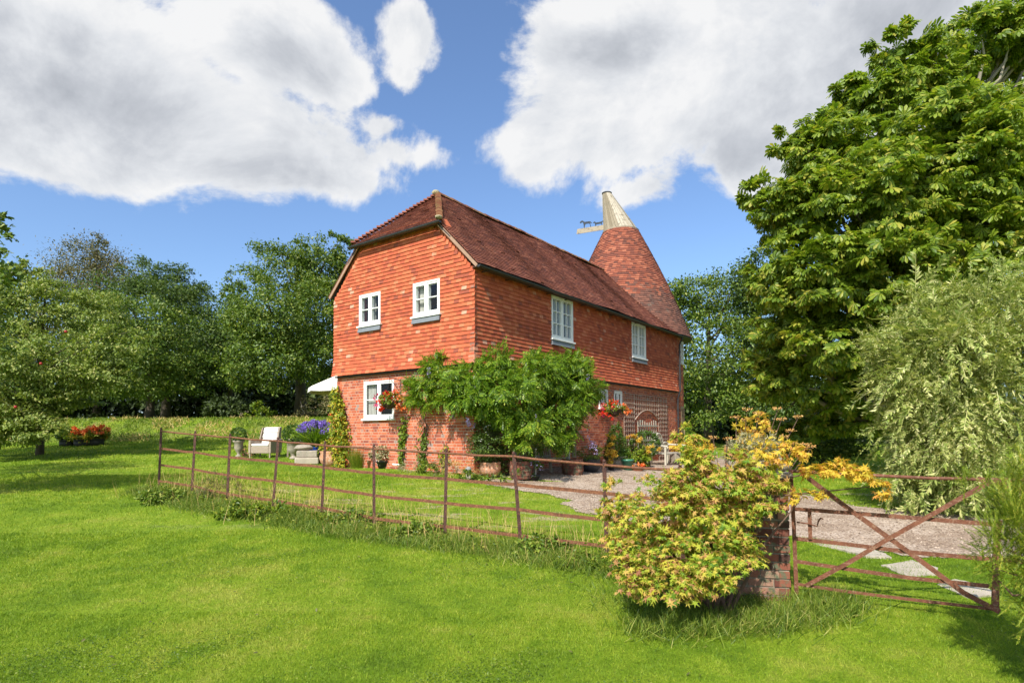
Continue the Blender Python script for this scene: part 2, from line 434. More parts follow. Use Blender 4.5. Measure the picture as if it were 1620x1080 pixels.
def in_poly(x, y, poly):
    x = np.asarray(x); y = np.asarray(y); c = np.zeros(x.shape, bool); n = len(poly)
    for i in range(n):
        x1, y1 = poly[i][:2]; x2, y2 = poly[(i+1) % n][:2]
        if y1 == y2: continue
        k = ((y1 > y) != (y2 > y)) & (x < (x2-x1)*(y-y1)/(y2-y1)+x1); c ^= k
    return c
# house frame needed for the path
C0 = np.array([-0.897, 14.114]); UU = np.array([-.8027, .5964]); VV = np.array([.5964, .8027]); LW, LL = 5.19, 12.84
HB = .60
def hw(v, u, z=0): # house (v along long wall, u along gable, z above world 0) to the world
    p = C0+UU*u+VV*v; return np.array([p[0], p[1], z])
GRAVEL = [hw(.1,-.0)[:2], hw(13,-.0)[:2], hw(17,-.5)[:2], (9.0,25), (7.4,18), (5.7,12.6), (6.4,10.35), (7.4,9.5), (11,8.2), (22,7.5), (22,5.2), (8,6.2), (5.6,6.95), (4.6,7.7), (3.9,8.3), (2.4,8.9), (1.3,9.9), (.9,11.3), (.2,12.2), (-.5,12.9)]
def wob(x, y): return x+.16*np.sin(y*3.1+x)+.07*np.sin(y*9)+.035*np.sin(y*29+x*17), y+.16*np.sin(x*2.7+y)+.07*np.sin(x*8.3)+.035*np.sin(x*27-y*13)
def on_gravel(x, y):
    a, b = wob(np.asarray(x, float), np.asarray(y, float)); return in_poly(a, b, GRAVEL)
def build_gravel():
    st = .05; xs = np.arange(-1.5, 22.5, st); ys = np.arange(6, 28, st)
    X, Y = np.meshgrid(xs, ys); Z = ground(X, Y)+.012
    idx = np.arange(X.size).reshape(X.shape)
    cx = X[:-1, :-1]+st/2; cy = Y[:-1, :-1]+st/2; k = on_gravel(cx, cy)
    q = np.stack([idx[:-1, :-1][k], idx[:-1, 1:][k], idx[1:, 1:][k], idx[1:, :-1][k]], 1)
    V = np.stack([X, Y, Z], -1).reshape(-1, 3); used, inv = np.unique(q, return_inverse=True)
    m, g, b, o = newmat('gravel'); p = g.new('ShaderNodeNewGeometry').outputs['Position']
    vo = g.new('ShaderNodeTexVoronoi'); vo.inputs['Scale'].default_value = 42; g.l.new(p, vo.inputs[0])
    n = g.noise(p, 1.2, 6, .65)
    c = g.ramp(vo.outputs['Color'], [(.2, (.26, .19, .135)), (.5, (.42, .32, .235)), (.8, (.54, .43, .33))])
    c = g.mix(g.ss(n, .42, .62), c, g.mix(1.0, c, (.70, .64, .58), 'MULTIPLY'))
    g.put(b.inputs['Base Color'], c); b.inputs['Roughness'].default_value = .9
    bp = g.new('ShaderNodeBump'); bp.inputs['Strength'].default_value = .8; bp.inputs['Distance'].default_value = .02
    g.l.new(vo.outputs['Distance'], bp.inputs['Height']); g.l.new(bp.outputs[0], b.inputs['Normal'])
    me = mesh_np('gravel_drive', V[used], inv.ravel(), np.full(len(q), 4), m)
    struct(link('gravel_drive', me))
build_gravel()

# ------------------------------------------------------------------ the materials in use
TILE = isl_mat('hung clay tile', [(0, (.26,.07,.040)), (.10, (.38,.082,.038)), (.5, (.46,.105,.044)), (.85, (.52,.135,.056)), (.97, (.54,.17,.08)), (1, (.56,.29,.19))], .85, .9, .10, ((.42,.17,.10), 5, .62, .78), .2)
ROOF = isl_mat('roof clay tile', [(0, (.12,.040,.028)), (.3, (.175,.055,.034)), (.8, (.22,.070,.040)), (1, (.31,.115,.068))], .85, .6, .30, ((.19,.12,.085), 2.6, .60, .78), .25)
CONE = isl_mat('kiln clay tile', [(0, (.13,.05,.035)), (.35, (.21,.065,.04)), (.7, (.28,.083,.045)), (1, (.38,.135,.075))], .85, .5, .35, ((.13,.10,.08), 2.2, .60, .78), .3)
CONEL = isl_mat('weathered kiln tile', [(0, (.10,.05,.038)), (.5, (.165,.073,.052)), (1, (.24,.105,.07))], .9, .5, .2, ((.17,.14,.11), 3, .55, .75), .3)
BRICK = isl_mat('red brick', [(0, (.24,.065,.045)), (.25, (.40,.092,.045)), (.7, (.51,.132,.058)), (.93, (.55,.19,.10)), (1, (.30,.20,.17))], .85, 1.5, .12, ((.55,.40,.30), 4, .66, .78), .35)
PBRICK = isl_mat('old pillar brick', [(0, (.06,.03,.022)), (.4, (.15,.05,.033)), (.8, (.25,.085,.05)), (1, (.34,.20,.14))], .9, 2.5, .2, ((.11,.12,.07), 9, .48, .62), .7)
MORTAR = mat('lime mortar', (.50,.37,.28), .95, .15, 6, .4, 90)
PMORTAR = mat('old mortar', (.24,.20,.15), .95, .25, 8, .5, 90)
WHITE = mat('white painted timber', (.80,.80,.76), .45, .04, 3)
TAN = mat('tan barge timber', (.34,.21,.14), .7, .15, 5)
DARK = mat('dark iron gutter', (.035,.034,.036), .5, .3, 8)
LEAD = mat('lead flashing', (.17,.185,.20), .6, .15, 4)
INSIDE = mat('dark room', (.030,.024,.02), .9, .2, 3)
CURT = mat('pale curtain', (.55,.52,.46), .9, .1, 6)
RUST = mat('rusty iron', (.155,.060,.028), .8, .4, 14, .6, 90, .0, (.27,.12,.05))
RUSTD = mat('dark rusty iron post', (.085,.040,.030), .8, .4, 14, .6, 90, .0, (.20,.085,.045))
GRUST = mat('rusty gate iron', (.155,.056,.028), .75, .35, 16, .6, 90, .0, (.25,.14,.085))
TERRA = mat('terracotta', (.50,.24,.13), .85, .2, 7, .3, 60, 0, (.58,.42,.30))
TERRAR = mat('red terracotta', (.42,.17,.10), .85, .2, 7, .3, 60)
BLUE = mat('cobalt glaze', (.012,.05,.26), .15, .2, 5)
YEL = mat('yellow glaze', (.62,.33,.05), .4, .1, 5)
GREENP = mat('green glaze', (.05,.20,.13), .3, .1, 5)
BLACKP = mat('black plastic pot', (.03,.03,.035), .5, .1, 5)
STONE = mat('weathered stone', (.33,.28,.22), .9, .25, 5, .7, 40, 0, (.26,.24,.19))
PALEST = mat('pale paving stone', (.42,.36,.28), .9, .15, 4, .5, 40)
SOIL = mat('potting soil', (.05,.035,.025), .95, .3, 20)
WOODG = mat('silvered teak', (.42,.38,.30), .8, .2, 9, .3, 50)
WOODD = mat('damp old timber', (.22,.19,.12), .85, .25, 9, .3, 50)
TREL = mat('weathered trellis wood', (.42,.31,.24), .8, .2, 12)
COWL = isl_mat('cowl board', [(0, (.22,.18,.12)), (.5, (.36,.305,.22)), (1, (.46,.41,.32))], .85, 2, .25, ((.20,.17,.12), 5, .50, .66), .3)
WICK = mat('pale wicker', (.34,.27,.205), .8, .2, 60, .9, 120)
CUSH = mat('cream cushion', (.74,.68,.60), .9, .06, 8, .2, 200)
CANV = mat('cream canvas', (.75,.72,.62), .9, .05, 3)
BARK = mat('grey brown bark', (.10,.078,.055), .9, .3, 9, .9, 30)
BARKL = mat('pale bark', (.30,.26,.20), .9, .25, 9, .9, 30)
BARKR = mat('reddish stem', (.13,.075,.05), .8, .25, 12)
BASK = mat('coir basket', (.07,.045,.03), .95, .3, 30, .8, 80)
BLKSIL = mat('blue black iron', (.03,.04,.055), .5, .2, 5)
def glass_mat():
    m, g, b, o = newmat('window glass')
    t = g.new('ShaderNodeBsdfTransparent'); t.inputs[0].default_value = (.85,.88,.88,1)
    gl = g.new('ShaderNodeBsdfGlossy'); gl.inputs['Roughness'].default_value = .02
    ge = g.new('ShaderNodeNewGeometry'); dp = g.new('ShaderNodeVectorMath', operation='DOT_PRODUCT'); g.l.new(ge.outputs['Normal'], dp.inputs[0]); g.l.new(ge.outputs['Incoming'], dp.inputs[1])
    fr = g.m('ADD', .05, g.m('MULTIPLY', g.m('POWER', g.m('SUBTRACT', 1.0, g.m('ABSOLUTE', dp.outputs['Value'])), 5.0), .8))
    p = g.new('ShaderNodeTexCoord').outputs['Object']; bp = g.new('ShaderNodeBump'); bp.inputs['Strength'].default_value = .08; bp.inputs['Distance'].default_value = .02
    g.l.new(g.noise(p, 5, 2), bp.inputs['Height']); g.l.new(bp.outputs[0], gl.inputs['Normal'])
    ms = g.new('ShaderNodeMixShader'); g.l.new(fr, ms.inputs[0]); g.l.new(t.outputs[0], ms.inputs[1]); g.l.new(gl.outputs[0], ms.inputs[2])
    g.l.new(ms.outputs[0], o.inputs[0]); return m
GLASS = glass_mat()
L_DARK = leaf('dark green leaf', [(0,(.025,.055,.010)),(.5,(.05,.105,.018)),(.85,(.085,.155,.028)),(1,(.14,.21,.05))], .25, .45)
L_MID = leaf('mid green leaf', [(0,(.035,.08,.012)),(.5,(.075,.145,.02)),(.85,(.12,.20,.03)),(1,(.20,.26,.06))], .3, .45)
L_APP = leaf('apple leaf', [(0,(.06,.115,.025)),(.4,(.13,.21,.045)),(.8,(.20,.29,.08)),(1,(.32,.37,.16))], .35, .45)
L_DEEP = leaf('deep shade leaf', [(0,(.012,.026,.006)),(.6,(.028,.055,.012)),(1,(.05,.085,.02))], .1, .6)  # leaf green darkened in the colour itself for the shade beneath the trees
L_YG = leaf('yellow green leaf', [(0,(.045,.10,.010)),(.4,(.095,.18,.016)),(.8,(.16,.25,.025)),(1,(.26,.30,.05))], .35, .42)
L_CHES = leaf('chestnut leaf', [(0,(.05,.11,.012)),(.4,(.12,.215,.022)),(.8,(.19,.29,.034)),(1,(.31,.34,.07))], .42, .45)
L_OLIVE = leaf('olive brown leaf', [(0,(.05,.06,.03)),(.5,(.09,.11,.04)),(1,(.17,.16,.09))], .25)
L_WILL = leaf('pale willow leaf', [(0,(.09,.16,.04)),(.35,(.19,.29,.08)),(.7,(.30,.38,.15)),(1,(.46,.52,.32))], .3, .5)
L_WIST = leaf('wisteria leaf', [(0,(.04,.10,.010)),(.4,(.085,.19,.014)),(.8,(.15,.28,.022)),(1,(.26,.34,.045))], .35, .4)
L_MAPLE = leaf('autumn maple leaf', [(0,(.11,.22,.018)),(.22,(.26,.37,.03)),(.45,(.50,.51,.05)),(.68,(.64,.50,.09)),(.86,(.58,.33,.12)),(1,(.36,.15,.08))], .40, .5, 1.9, .42)
L_GOLD = leaf('golden maple leaf', [(0,(.50,.42,.04)),(.5,(.70,.50,.05)),(.85,(.72,.40,.07)),(1,(.55,.22,.06))], .35, .5, 2, .2)
L_CON = leaf('lime conifer leaf', [(0,(.06,.13,.012)),(.45,(.14,.24,.022)),(.85,(.24,.32,.04)),(1,(.36,.34,.07))], .3, .5, 3, .25)
L_CREEP = leaf('creeper leaf', [(0,(.07,.14,.012)),(.5,(.19,.27,.02)),(.85,(.36,.36,.04)),(.95,(.40,.22,.05)),(1,(.34,.04,.03))], .3, .5)
L_GREY = leaf('grey green leaf', [(0,(.12,.15,.08)),(.5,(.22,.26,.16)),(1,(.36,.34,.26))], .2, .6)
L_BOX = leaf('box leaf', [(0,(.02,.06,.008)),(.5,(.045,.11,.014)),(1,(.09,.18,.025))], .2, .35)
L_STRAW = leaf('straw grass', [(0,(.20,.20,.06)),(.5,(.42,.36,.16)),(1,(.60,.50,.28))], .3, .6)
L_WEED = leaf('weed grass', [(0,(.04,.09,.012)),(.5,(.10,.19,.022)),(.85,(.18,.27,.04)),(1,(.30,.34,.12))], .35, .5, 1.5, .3)
P_RED = leaf('scarlet petal', [(0,(.60,.02,.01)),(.5,(.80,.05,.02)),(1,(.85,.16,.05))], .3)
P_ORG = leaf('orange petal', [(0,(.75,.10,.02)),(.5,(.85,.22,.05)),(1,(.85,.40,.15))], .3)
P_PINK = leaf('magenta petal', [(0,(.45,.01,.08)),(1,(.70,.10,.25))], .3)
P_PURP = leaf('violet blue petal', [(0,(.10,.05,.42)),(.5,(.20,.12,.62)),(1,(.40,.28,.75))], .3)
P_LIL = leaf('lilac petal', [(0,(.35,.26,.60)),(1,(.62,.52,.80))], .3)
P_OCH = leaf('ochre seed head', [(0,(.42,.20,.06)),(.5,(.60,.32,.09)),(1,(.75,.50,.20))], .25)
P_WHT = leaf('white petal', [(0,(.65,.62,.60)),(1,(.85,.82,.80))], .3)
P_APPLE = mat('red apple skin', (.40,.03,.03), .35, .3, 5)
exec_marker = 0

# ================================================================== THE HOUSE
house = thing('oast_house', 'red tile hung farmhouse with brick ground floor and round kiln with white cowl', 'house', (C0[0], C0[1], HB), atan2(VV[1], VV[0]))
ZT = 2.29+.42      # underside of the hung tiles
ZE = 4.62+.42      # eaves
ZR = 7.45+.42      # ridge
ZH = 5.88+.42      # eaves of the half hip
ZF = 0.42          # fitted heights -> house heights
def FR(s, d, z): return (-d, s, z)          # gable wall: s to the left, d outwards
def RT(s, d, z): return (s, -d, z)          # long wall: s to the back
def BK(s, d, z): return (LL+d, s, z)
def LF(s, d, z): return (s, LW+d, z)

def sub_iv(a, b, holes):
    iv = [(a, b)]
    for h0, h1 in holes:
        nv = []
        for p, q in iv:
            if h1 <= p or h0 >= q: nv.append((p, q)); continue
            if h0 > p: nv.append((p, h0))
            if h1 < q: nv.append((h1, q))
        iv = nv
    return [(p, q) for p, q in iv if q-p > .025]
def rect_minus(mb, fn, s0, s1, z0, z1, ops, d0, d1):
    zs = sorted({z0, z1}|{min(max(z, z0), z1) for o in ops for z in (o[2], o[3])})
    for a, b in zip(zs, zs[1:]):
        if b-a < .005: continue
        zm = (a+b)/2
        for p, q in sub_iv(s0, s1, [(o[0], o[1]) for o in ops if o[2] < zm < o[3]]):
            mb.fbox(fn, p, q, d0, d1, a, b)
def bricks(mb, fn, s0, s1, z0, z1, ops, BL=.215, BH=.064, J=.0125, proud=.0, rng=random.Random(3)):
    z = z0; k = 0
    while z+BH <= z1+.02:
        zt = min(z+BH, z1)
        iv = sub_iv(s0, s1, [(o[0], o[1]) for o in ops if o[2] < zt-.01 and o[3] > z+.01])
        for p, q in iv:
            s = p-(.0 if k % 2 == 0 else BL*.27); i = k % 2
            while s < q-.02:
                L = BL if i % 2 == 0 else (BL-J)/2
                if k % 6 == 3: L = (BL-J)/2
                a = max(s, p); b = min(s+L, q)
                if b-a > .025:
                    e = rng.uniform(-.003, .003)
                    mb.fbox(fn, a, b, -.09, proud+e, z+rng.uniform(-.0012,.0012), zt)
                s += L+J; i += 1
        z += BH+J; k += 1
def tiles(mb, fn, s_of, z0, z1, ops=(), TW=.165, g=.1, offz=None, rng=random.Random(5), th=.015, over=1.25, tilt=.032, gap=.0015, jit=.0025, rnd=1.):
    """courses of plain tiles on the plane (s, d outwards, z up the plane)"""
    z = z0; k = 0
    while z < z1-.01:
        a0, b0 = s_of(z+g*.5)
        o0 = offz(z) if offz else 0; o1 = offz(z+g) if offz else 0
        iv = sub_iv(a0, b0, [(o[0], o[1]) for o in ops if o[2] < z+g*.8 and o[3] > z+g*.2])
        for p, q in iv:
            s = (math.floor(p/TW)-1)*TW+(TW/2 if k % 2 else 0)
            while s < q-.012:
                a = max(s, p); b = min(s+TW-gap, q)
                if b-a > .02:
                    j = rng.uniform(-jit, jit); t = tilt+rng.uniform(-.002, .0025)+(.012 if rng.random() < .008 else 0); r = rng.uniform(-.002, .002)*rnd; t = tilt+(t-tilt)*rnd
                    zz = z+j
                    zt = min(z+g*over, z1+.05)
                    P = [fn(a, o0+t-th, zz+r), fn(b, o0+t-th, zz-r), fn(b, o0+t, zz-r), fn(a, o0+t, zz+r),
                         fn(a, o1-.003, zt), fn(b, o1-.003, zt), fn(b, o1+.008, zt), fn(a, o1+.008, zt)]
                    mb.box8(P)
                s += TW
        z += g; k += 1

# window openings (s0,s1,z0,z1)
FW = [(1.04, 1.98, 3.62+ZF, 4.49+ZF), (3.24, 4.12, 3.62+ZF, 4.49+ZF)]
RW = [(3.32, 4.49, 3.31+ZF, 4.54+ZF), (8.55, 9.73, 3.31+ZF, 4.54+ZF)]
FL = [(2.77, 3.99, 1.04+ZF, 2.07+ZF)]
RL = [(7.25, 7.85, 1.42+ZF, 2.02+ZF), (6.2, 6.8, 1.42+ZF, 2.02+ZF)]
Z0 = -.5
# --- brick ground floor
mb = MB()
bricks(mb, FR, 0, LW, Z0, ZT+.04, FL)
bricks(mb, RT, 0.10, LL, Z0, ZT+.04, RL)
bk = mb.build('brick_wall', BRICK, house)
mm = MB()
rect_minus(mm, FR, .02, LW-.02, Z0, ZT+.06, FL, -.2, -.003)
rect_minus(mm, RT, .022, LL-.02, Z0, ZT+.06, RL, -.2, -.003)
mm.build('mortar', MORTAR, bk)
mb = MB(); mb.fbox(LF, 0, LL, -.2, 0, Z0, ZE-.05); mb.fbox(BK, .1, LW-.1, -.2, -.01, Z0, ZE)
mb.build('rear_wall', BRICK, house)
# --- hung tiles, bell cast at the foot
def flare(z): return .045+.075*max(0, 1-(z-ZT)/.55)**1.6
def gable_iv(z):
    if z < ZE-.12: return (-.09, LW+.09)
    k = (z-(ZE-.12))
    return (-.09+k*1.0, LW+.09-k*1.0)
mb = MB()
tiles(mb, FR, gable_iv, ZT, ZH+.14, FW, offz=flare)
tiles(mb, RT, lambda z: (-.05, LL+.02), ZT, ZE-.06, RW, offz=flare, gap=.0006, rnd=.3)
tw = mb.build('tile_hung_wall', TILE, house)
mm = MB()
rect_minus(mm, FR, -.03, LW+.03, ZT+.03, ZE-.1, FW, -.2, .035)
mm.prism([(-.03, ZE-.1), (LW+.03, ZE-.1), (LW/2+1.55, ZH+.16), (LW/2-1.55, ZH+.16)], FR, -.2, .035)
rect_minus(mm, RT, .2, LL, ZT+.03, ZE, RW, -.2, .035)
mm.build('batten_backing', TILE, tw)
# dark timber plate that carries the tile foot
mb = MB(); mb.fbox(FR, -.02, LW+.02, .0, .075, ZT-.045, ZT-.004); mb.fbox(RT, -.02, LL, .0, .074, ZT-.045, ZT-.004)
mb.build('tilting_fillet', DARK, house)
# weathered corner tiles
mb = MB(); z = ZT; rng = random.Random(9)
while z < ZE-.25:
    o = flare(z)+.028; j = rng.uniform(-.008, .012); w = .035+rng.uniform(0, .05)
    mb.box8([(-o-j, -o-j, z), (w, -o-j, z), (w, -o+.02, z), (-o-j, -o+.02, z), (-o+.02, -o+.02, z+.11), (w, -o+.02, z+.11), (w, -o+.03, z+.11), (-o+.02, -o+.03, z+.11)])
    mb.box8([(-o-j, -o-j+.001, z), (-o+.02, -o-j+.001, z), (-o+.02, w, z), (-o-j, w, z), (-o+.021, -o+.02, z+.11), (-o+.03, -o+.02, z+.11), (-o+.03, w, z+.11), (-o+.021, w, z+.11)])
    z += .1
CORN = isl_mat('corner tile', [(0, (.20,.11,.08)), (.5, (.38,.15,.09)), (1, (.52,.22,.13))], .85, 2, .3, ((.20,.18,.14), 6, .55, .7))
mb.build('corner_tiles', CORN, house)

# --- roof
EO = .25                                    # eaves oversail
slope = atan2(ZR-ZE, LW/2+EO-.03); cs, sn = cos(slope), sin(slope)
SLEN = (LW/2+EO)/cs
HS = 1.49; hipslope = atan2(ZR-ZH, HS+.22); ch, sh = cos(hipslope), sin(hipslope); HLEN = (HS+.22)/ch
def RS(s, d, t): return (s, -EO+t*cs-d*sn, ZE+t*sn+d*cs)          # right slope
def LS(s, d, t): return (s, LW+EO-t*cs+d*sn, ZE+t*sn+d*cs)
def HP(s, d, t): return (-.22+t*ch-d*sh, s, ZH+t*sh+d*ch)
tH = (ZH-ZE)/sn
def rs_iv(t):
    if t < tH: return (-.13, LL+.2)
    k = (t-tH)/(SLEN-tH); return (-.2+k*(HS+.22), LL+.2)
def hp_iv(t):
    k = t/HLEN; h0 = .90; h1 = LW-.90
    return (h0+(LW/2-h0)*k, h1-(h1-LW/2)*k)
def sag(s): return .02*sin(s*1.1)+.012*sin(s*2.9+1)
def RS2(s, d, t): return RS(s, d+sag(s), t)
mb = MB()
tiles(mb, RS2, rs_iv, 0, SLEN-.02, tilt=.030, jit=.004)
tiles(mb, lambda s, d, t: LS(s, d, t), rs_iv, 0, SLEN-.02, tilt=.034)
tiles(mb, HP, hp_iv, 0, HLEN-.02, tilt=.034)
rf = mb.build('roof', ROOF, house)
mb = MB()
mb.prism([(-.10, 0), (LL+.15, 0), (LL+.15, SLEN), (HS, SLEN), (-.16, tH)], RS, -.06, -.035)
mb.prism([(-.10, 0), (LL+.15, 0), (LL+.15, SLEN), (HS, SLEN), (-.16, tH)], LS, -.06, -.035)
mb.prism([(.93, 0), (LW-.93, 0), (LW/2, HLEN)], HP, -.06, -.035)
mb.build('roof_deck', DARK, rf)
# ridge and hip tiles, one by one
mb = MB()
RIDGE = isl_mat('lichened ridge tile', [(0, (.15,.055,.035)), (.5, (.23,.085,.045)), (1, (.28,.14,.07))], .9, 1.5, .3, ((.20,.14,.06), 7, .50, .64), .3)
def halfround(mb, a, b, r, n=7):
    a = np.array(a); b = np.array(b); d = unit(b-a); side = unit(np.cross(d, [0, 0, 1.])); up = np.cross(side, d); V = []; fs = []
    for p, rr in ((a, r*1.06), (b, r*.96)):
        for k in range(n): t = pi*k/(n-1); V.append(p+side*rr*cos(t)+up*rr*sin(t)*.8)
    for k in range(n-1): fs.append((k, k+1, n+k+1, n+k))
    fs.append(tuple(range(n))); fs.append(tuple(range(2*n-1, n-1, -1)))
    mb.add(V, fs)
x = HS-.1
while x < LL+.5:
    L = .31; jz = random.uniform(-.008, .008); jr = .012*sin(x*1.5)
    halfround(mb, (x, LW/2, ZR+.0+jz+jr), (x+L-.012, LW/2, ZR+.0+jz+jr), .125); x += L
mb.build('ridge_tiles', RIDGE, rf)
for sgn in (0, 1):
    mb = MB(); A = np.array(HP(.90, .02, 0)); B = np.array([HS, LW/2, ZR+.02])
    if sgn: A = np.array([A[0], LW-A[1], A[2]])
    n = 24 if sgn else 22
    for i in range(n):
        p = A+(B-A)*i/n; q = A+(B-A)*(i+1.35)/n; p = p+np.array([0, 0, .060]); q = q+np.array([0, 0, -.01])
        halfround(mb, p+np.array([0,0,random.uniform(-.010,.010)]), q, .085+random.uniform(-.006,.006), 6)
    mb.build('hip_tiles', ROOF if sgn else RIDGE, rf)
mb = MB(); V, fs = blob((HS-.08, LW/2, ZR+.06), (.12,.12,.075), 3, 2, .2); mb.add(V, fs); BEDM = mat('lichened bedding mortar', (.36,.31,.19), .95, .3, 9, .5, 50); mb.build('ridge_end_mortar', BEDM, rf); mb = MB()
V, fs = blob(HP(.93, .06, .05), (.10,.09,.055), 5, 2, .2); mb.add(V, fs); mb.build('hip_foot_mortar', BEDM, rf)
# verge boards, hip eaves board, gutters, downpipe
for sg in (0, 1):
    mb = MB(); fn = RS if not sg else LS
    for (a, b) in ((0.0, tH+.02),):
        P = [fn(-.140, -.020, a), fn(-.115, -.020, a), fn(-.115, -.095, a), fn(-.140, -.095, a)]
        Q = [fn(-.140, -.020, b), fn(-.115, -.020, b), fn(-.115, -.095, b), fn(-.140, -.095, b)]
        mb.box8(P+Q)
    mb.build('verge_board', TAN, house)
def gutter(mb, a, b, r, up=.0):
    a = np.array(a, float); b = np.array(b, float); d = unit(b-a); side = unit(np.cross(d, [0, 0, 1.])); n = 9; V = []; fs = []
    for rr in (r, r-.008):
        for p in (a, b):
            for k in range(n): t = pi*k/(n-1); V.append(p+side*rr*cos(t)-np.array([0, 0, 1.])*rr*sin(t))
    for k in range(n-1): fs += [(k, k+1, n+k+1, n+k), (2*n+k, 3*n+k, 3*n+k+1, 2*n+k+1)]
    fs += [(0, n, 3*n, 2*n), (n-1, 3*n-1, 4*n-1, 2*n-1)]; fs += [tuple(range(n)), tuple(range(n, 2*n))]
    mb.add(V, fs)
mb = MB(); gutter(mb, (-.18, -EO-.055, ZE-.045), (LL+.05, -EO-.055, ZE-.075), .056)
for i in range(14): x = .2+i*.95; mb.box(x, x+.02, -EO-.06, -.02, ZE-.12, ZE-.10)
mb.build('long_gutter', DARK, house)
mb = MB(); gutter(mb, (-.27, .84, ZH-.035), (-.27, LW-.84, ZH-.035), .056); mb.build('hip_gutter', DARK, house)
mb = MB(); mb.fbox(FR, .95, LW-.95, .03, .20, ZH-.035, ZH-.02); mb.fbox(RT, -.1, LL, .03, EO, ZE-.055, ZE-.04)
mb.build('soffit', mat('dark stained soffit', (.10,.06,.045), .8, .2, 9), house)
mb = MB(); mb.tube([(LL-.03, -EO-.05, ZE-.10), (LL-.03, -EO-.05, ZE-.2), (LL-.03, -.19, ZE-.42), (LL-.03, -.19, ZT+.02), (LL-.03, -.085, ZT-.3), (LL-.03, -.085, Z0)], .037, 10)
for z in (.4, 1.6, 3.2, 4.3): mb.lathe([(.05, 0), (.05, .06)], 10, (LL-.03, -.085 if z < 2.5 else -.19, z))
mb.build('downpipe', DARK, house)

# --- windows
def window(fn, s0, s1, z0, z1, lights=2, rows=2, cols=1, apron=0, depth=.06, curtain=(0,), sill=True, name='window', asym=None):
    """timber casement; d outwards from the wall plane"""
    fw = .045; o = depth
    mb = MB()
    mb.fbox(fn, s0, s0+fw, -.06, o, z0, z1); mb.fbox(fn, s1-fw, s1, -.06, o, z0, z1)
    mb.fbox(fn, s0+fw, s1-fw, -.06, o, z1-fw, z1); mb.fbox(fn, s0+fw, s1-fw, -.06, o, z0, z0+fw*1.2)
    w = (s1-s0-2*fw); lw = w/lights
    for i in range(1, lights): c = s0+fw+lw*i; mb.fbox(fn, c-.022, c+.022, -.06, o-.002, z0+fw*1.2, z1-fw)
    panes = MB(); sf = .042; f = None
    for i in range(lights):
        a = s0+fw+lw*i+(.022 if i else 0); b = s0+fw+lw*(i+1)-(.022 if i < lights-1 else 0)
        za = z0+fw*1.2; zb = z1-fw; e = o-.014
        a += .003; b -= .003
        mb.fbox(fn, a, a+sf, -.03, e, za+.003, zb-.003); mb.fbox(fn, b-sf, b, -.03, e, za+.003, zb-.003)
        mb.fbox(fn, a+sf, b-sf, -.03, e, za+.003, za+.003+sf*1.2); mb.fbox(fn, a+sf, b-sf, -.03, e, zb-.003-sf, zb-.003)
        ia, ib, ja, jb = a+sf, b-sf, za+.003+sf*1.2, zb-.003-sf
        for r in range(1, rows): c = ja+(jb-ja)*r/rows; mb.fbox(fn, ia, ib, -.022, e-.006, c-.011, c+.011)
        for r in range(1, cols):
            c = ia+(ib-ia)*r/cols
            for q in range(rows):
                y0 = ja+(jb-ja)*q/rows+(.011 if q else 0); y1 = ja+(jb-ja)*(q+1)/rows-(.011 if q < rows-1 else 0)
                mb.fbox(fn, c-.010, c+.010, -.022, e-.006, y0, y1)
        P = [fn(ia-.005, o-.045, ja-.005), fn(ib+.005, o-.045, ja-.005), fn(ib+.005, o-.045, jb+.005), fn(ia-.005, o-.045, jb+.005)]
        panes.add(P, [(0, 1, 2, 3)])
    win = mb.build(name, WHITE, house)
    panes.build('pane', GLASS, win)
    if sill:
        m2 = MB(); m2.fbox(fn, s0-.05, s1+.05, -.02, o+.055, z0-.045, z0-.002); m2.build('sill', WHITE, win)
    if apron:
        m2 = MB(); a = o+.01
        m2.box8([fn(s0-.02, -.0, z0-.05-apron), fn(s1+.02, 0, z0-.05-apron), fn(s1+.02, a+.035, z0-.05-apron), fn(s0-.02, a+.035, z0-.05-apron),
                 fn(s0-.02, 0, z0-.047), fn(s1+.02, 0, z0-.047), fn(s1+.02, a+.012, z0-.047), fn(s0-.02, a+.012, z0-.047)])
        m2.build('lead_apron', LEAD, win)
    # the dark room behind the opening
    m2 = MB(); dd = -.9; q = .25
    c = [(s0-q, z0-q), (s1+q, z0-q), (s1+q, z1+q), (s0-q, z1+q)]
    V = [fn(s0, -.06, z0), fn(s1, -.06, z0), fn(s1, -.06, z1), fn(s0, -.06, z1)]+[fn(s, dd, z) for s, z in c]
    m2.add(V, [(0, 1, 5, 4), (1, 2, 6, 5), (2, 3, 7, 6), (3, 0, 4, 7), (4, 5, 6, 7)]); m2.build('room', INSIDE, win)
    if curtain:
        m2 = MB()
        for (a, b) in curtain:
            n = 26; V = []; fs = []
            for k in range(n):
                s = s0+fw+(s1-s0-2*fw)*(a+(b-a)*k/(n-1)); d = -.10+.018*sin(k*1.9)
                V += [fn(s, d, z0+.03), fn(s, d, z1-.02)]
            for k in range(n-1): fs.append((2*k, 2*k+2, 2*k+3, 2*k+1))
            m2.add(V, fs)
        m2.build('curtain', CURT, win)
    return win
window(FR, *FW[0], rows=2, apron=.13, depth=.085, curtain=[(.55, .98)])
window(FR, *FW[1], rows=2, apron=.13, depth=.085, curtain=[(.42, .62)])
window(FR, *FL[0], rows=2, depth=.02, curtain=[(.70, .98)])
m2 = MB(); m2.fbox(FR, 3.52, 3.86, -.16, -.15, 1.72+ZF, 1.90+ZF); m2.build('roller_blind', CURT, house)
window(RT, *RW[0], rows=3, cols=2, apron=.14, depth=.085, curtain=[(.12, .42)])
window(RT, *RW[1], rows=3, cols=2, apron=.14, depth=.085, curtain=[(.05, .35), (.6, .95)])
window(RT, *RL[0], rows=1, cols=1, depth=.02, curtain=None)
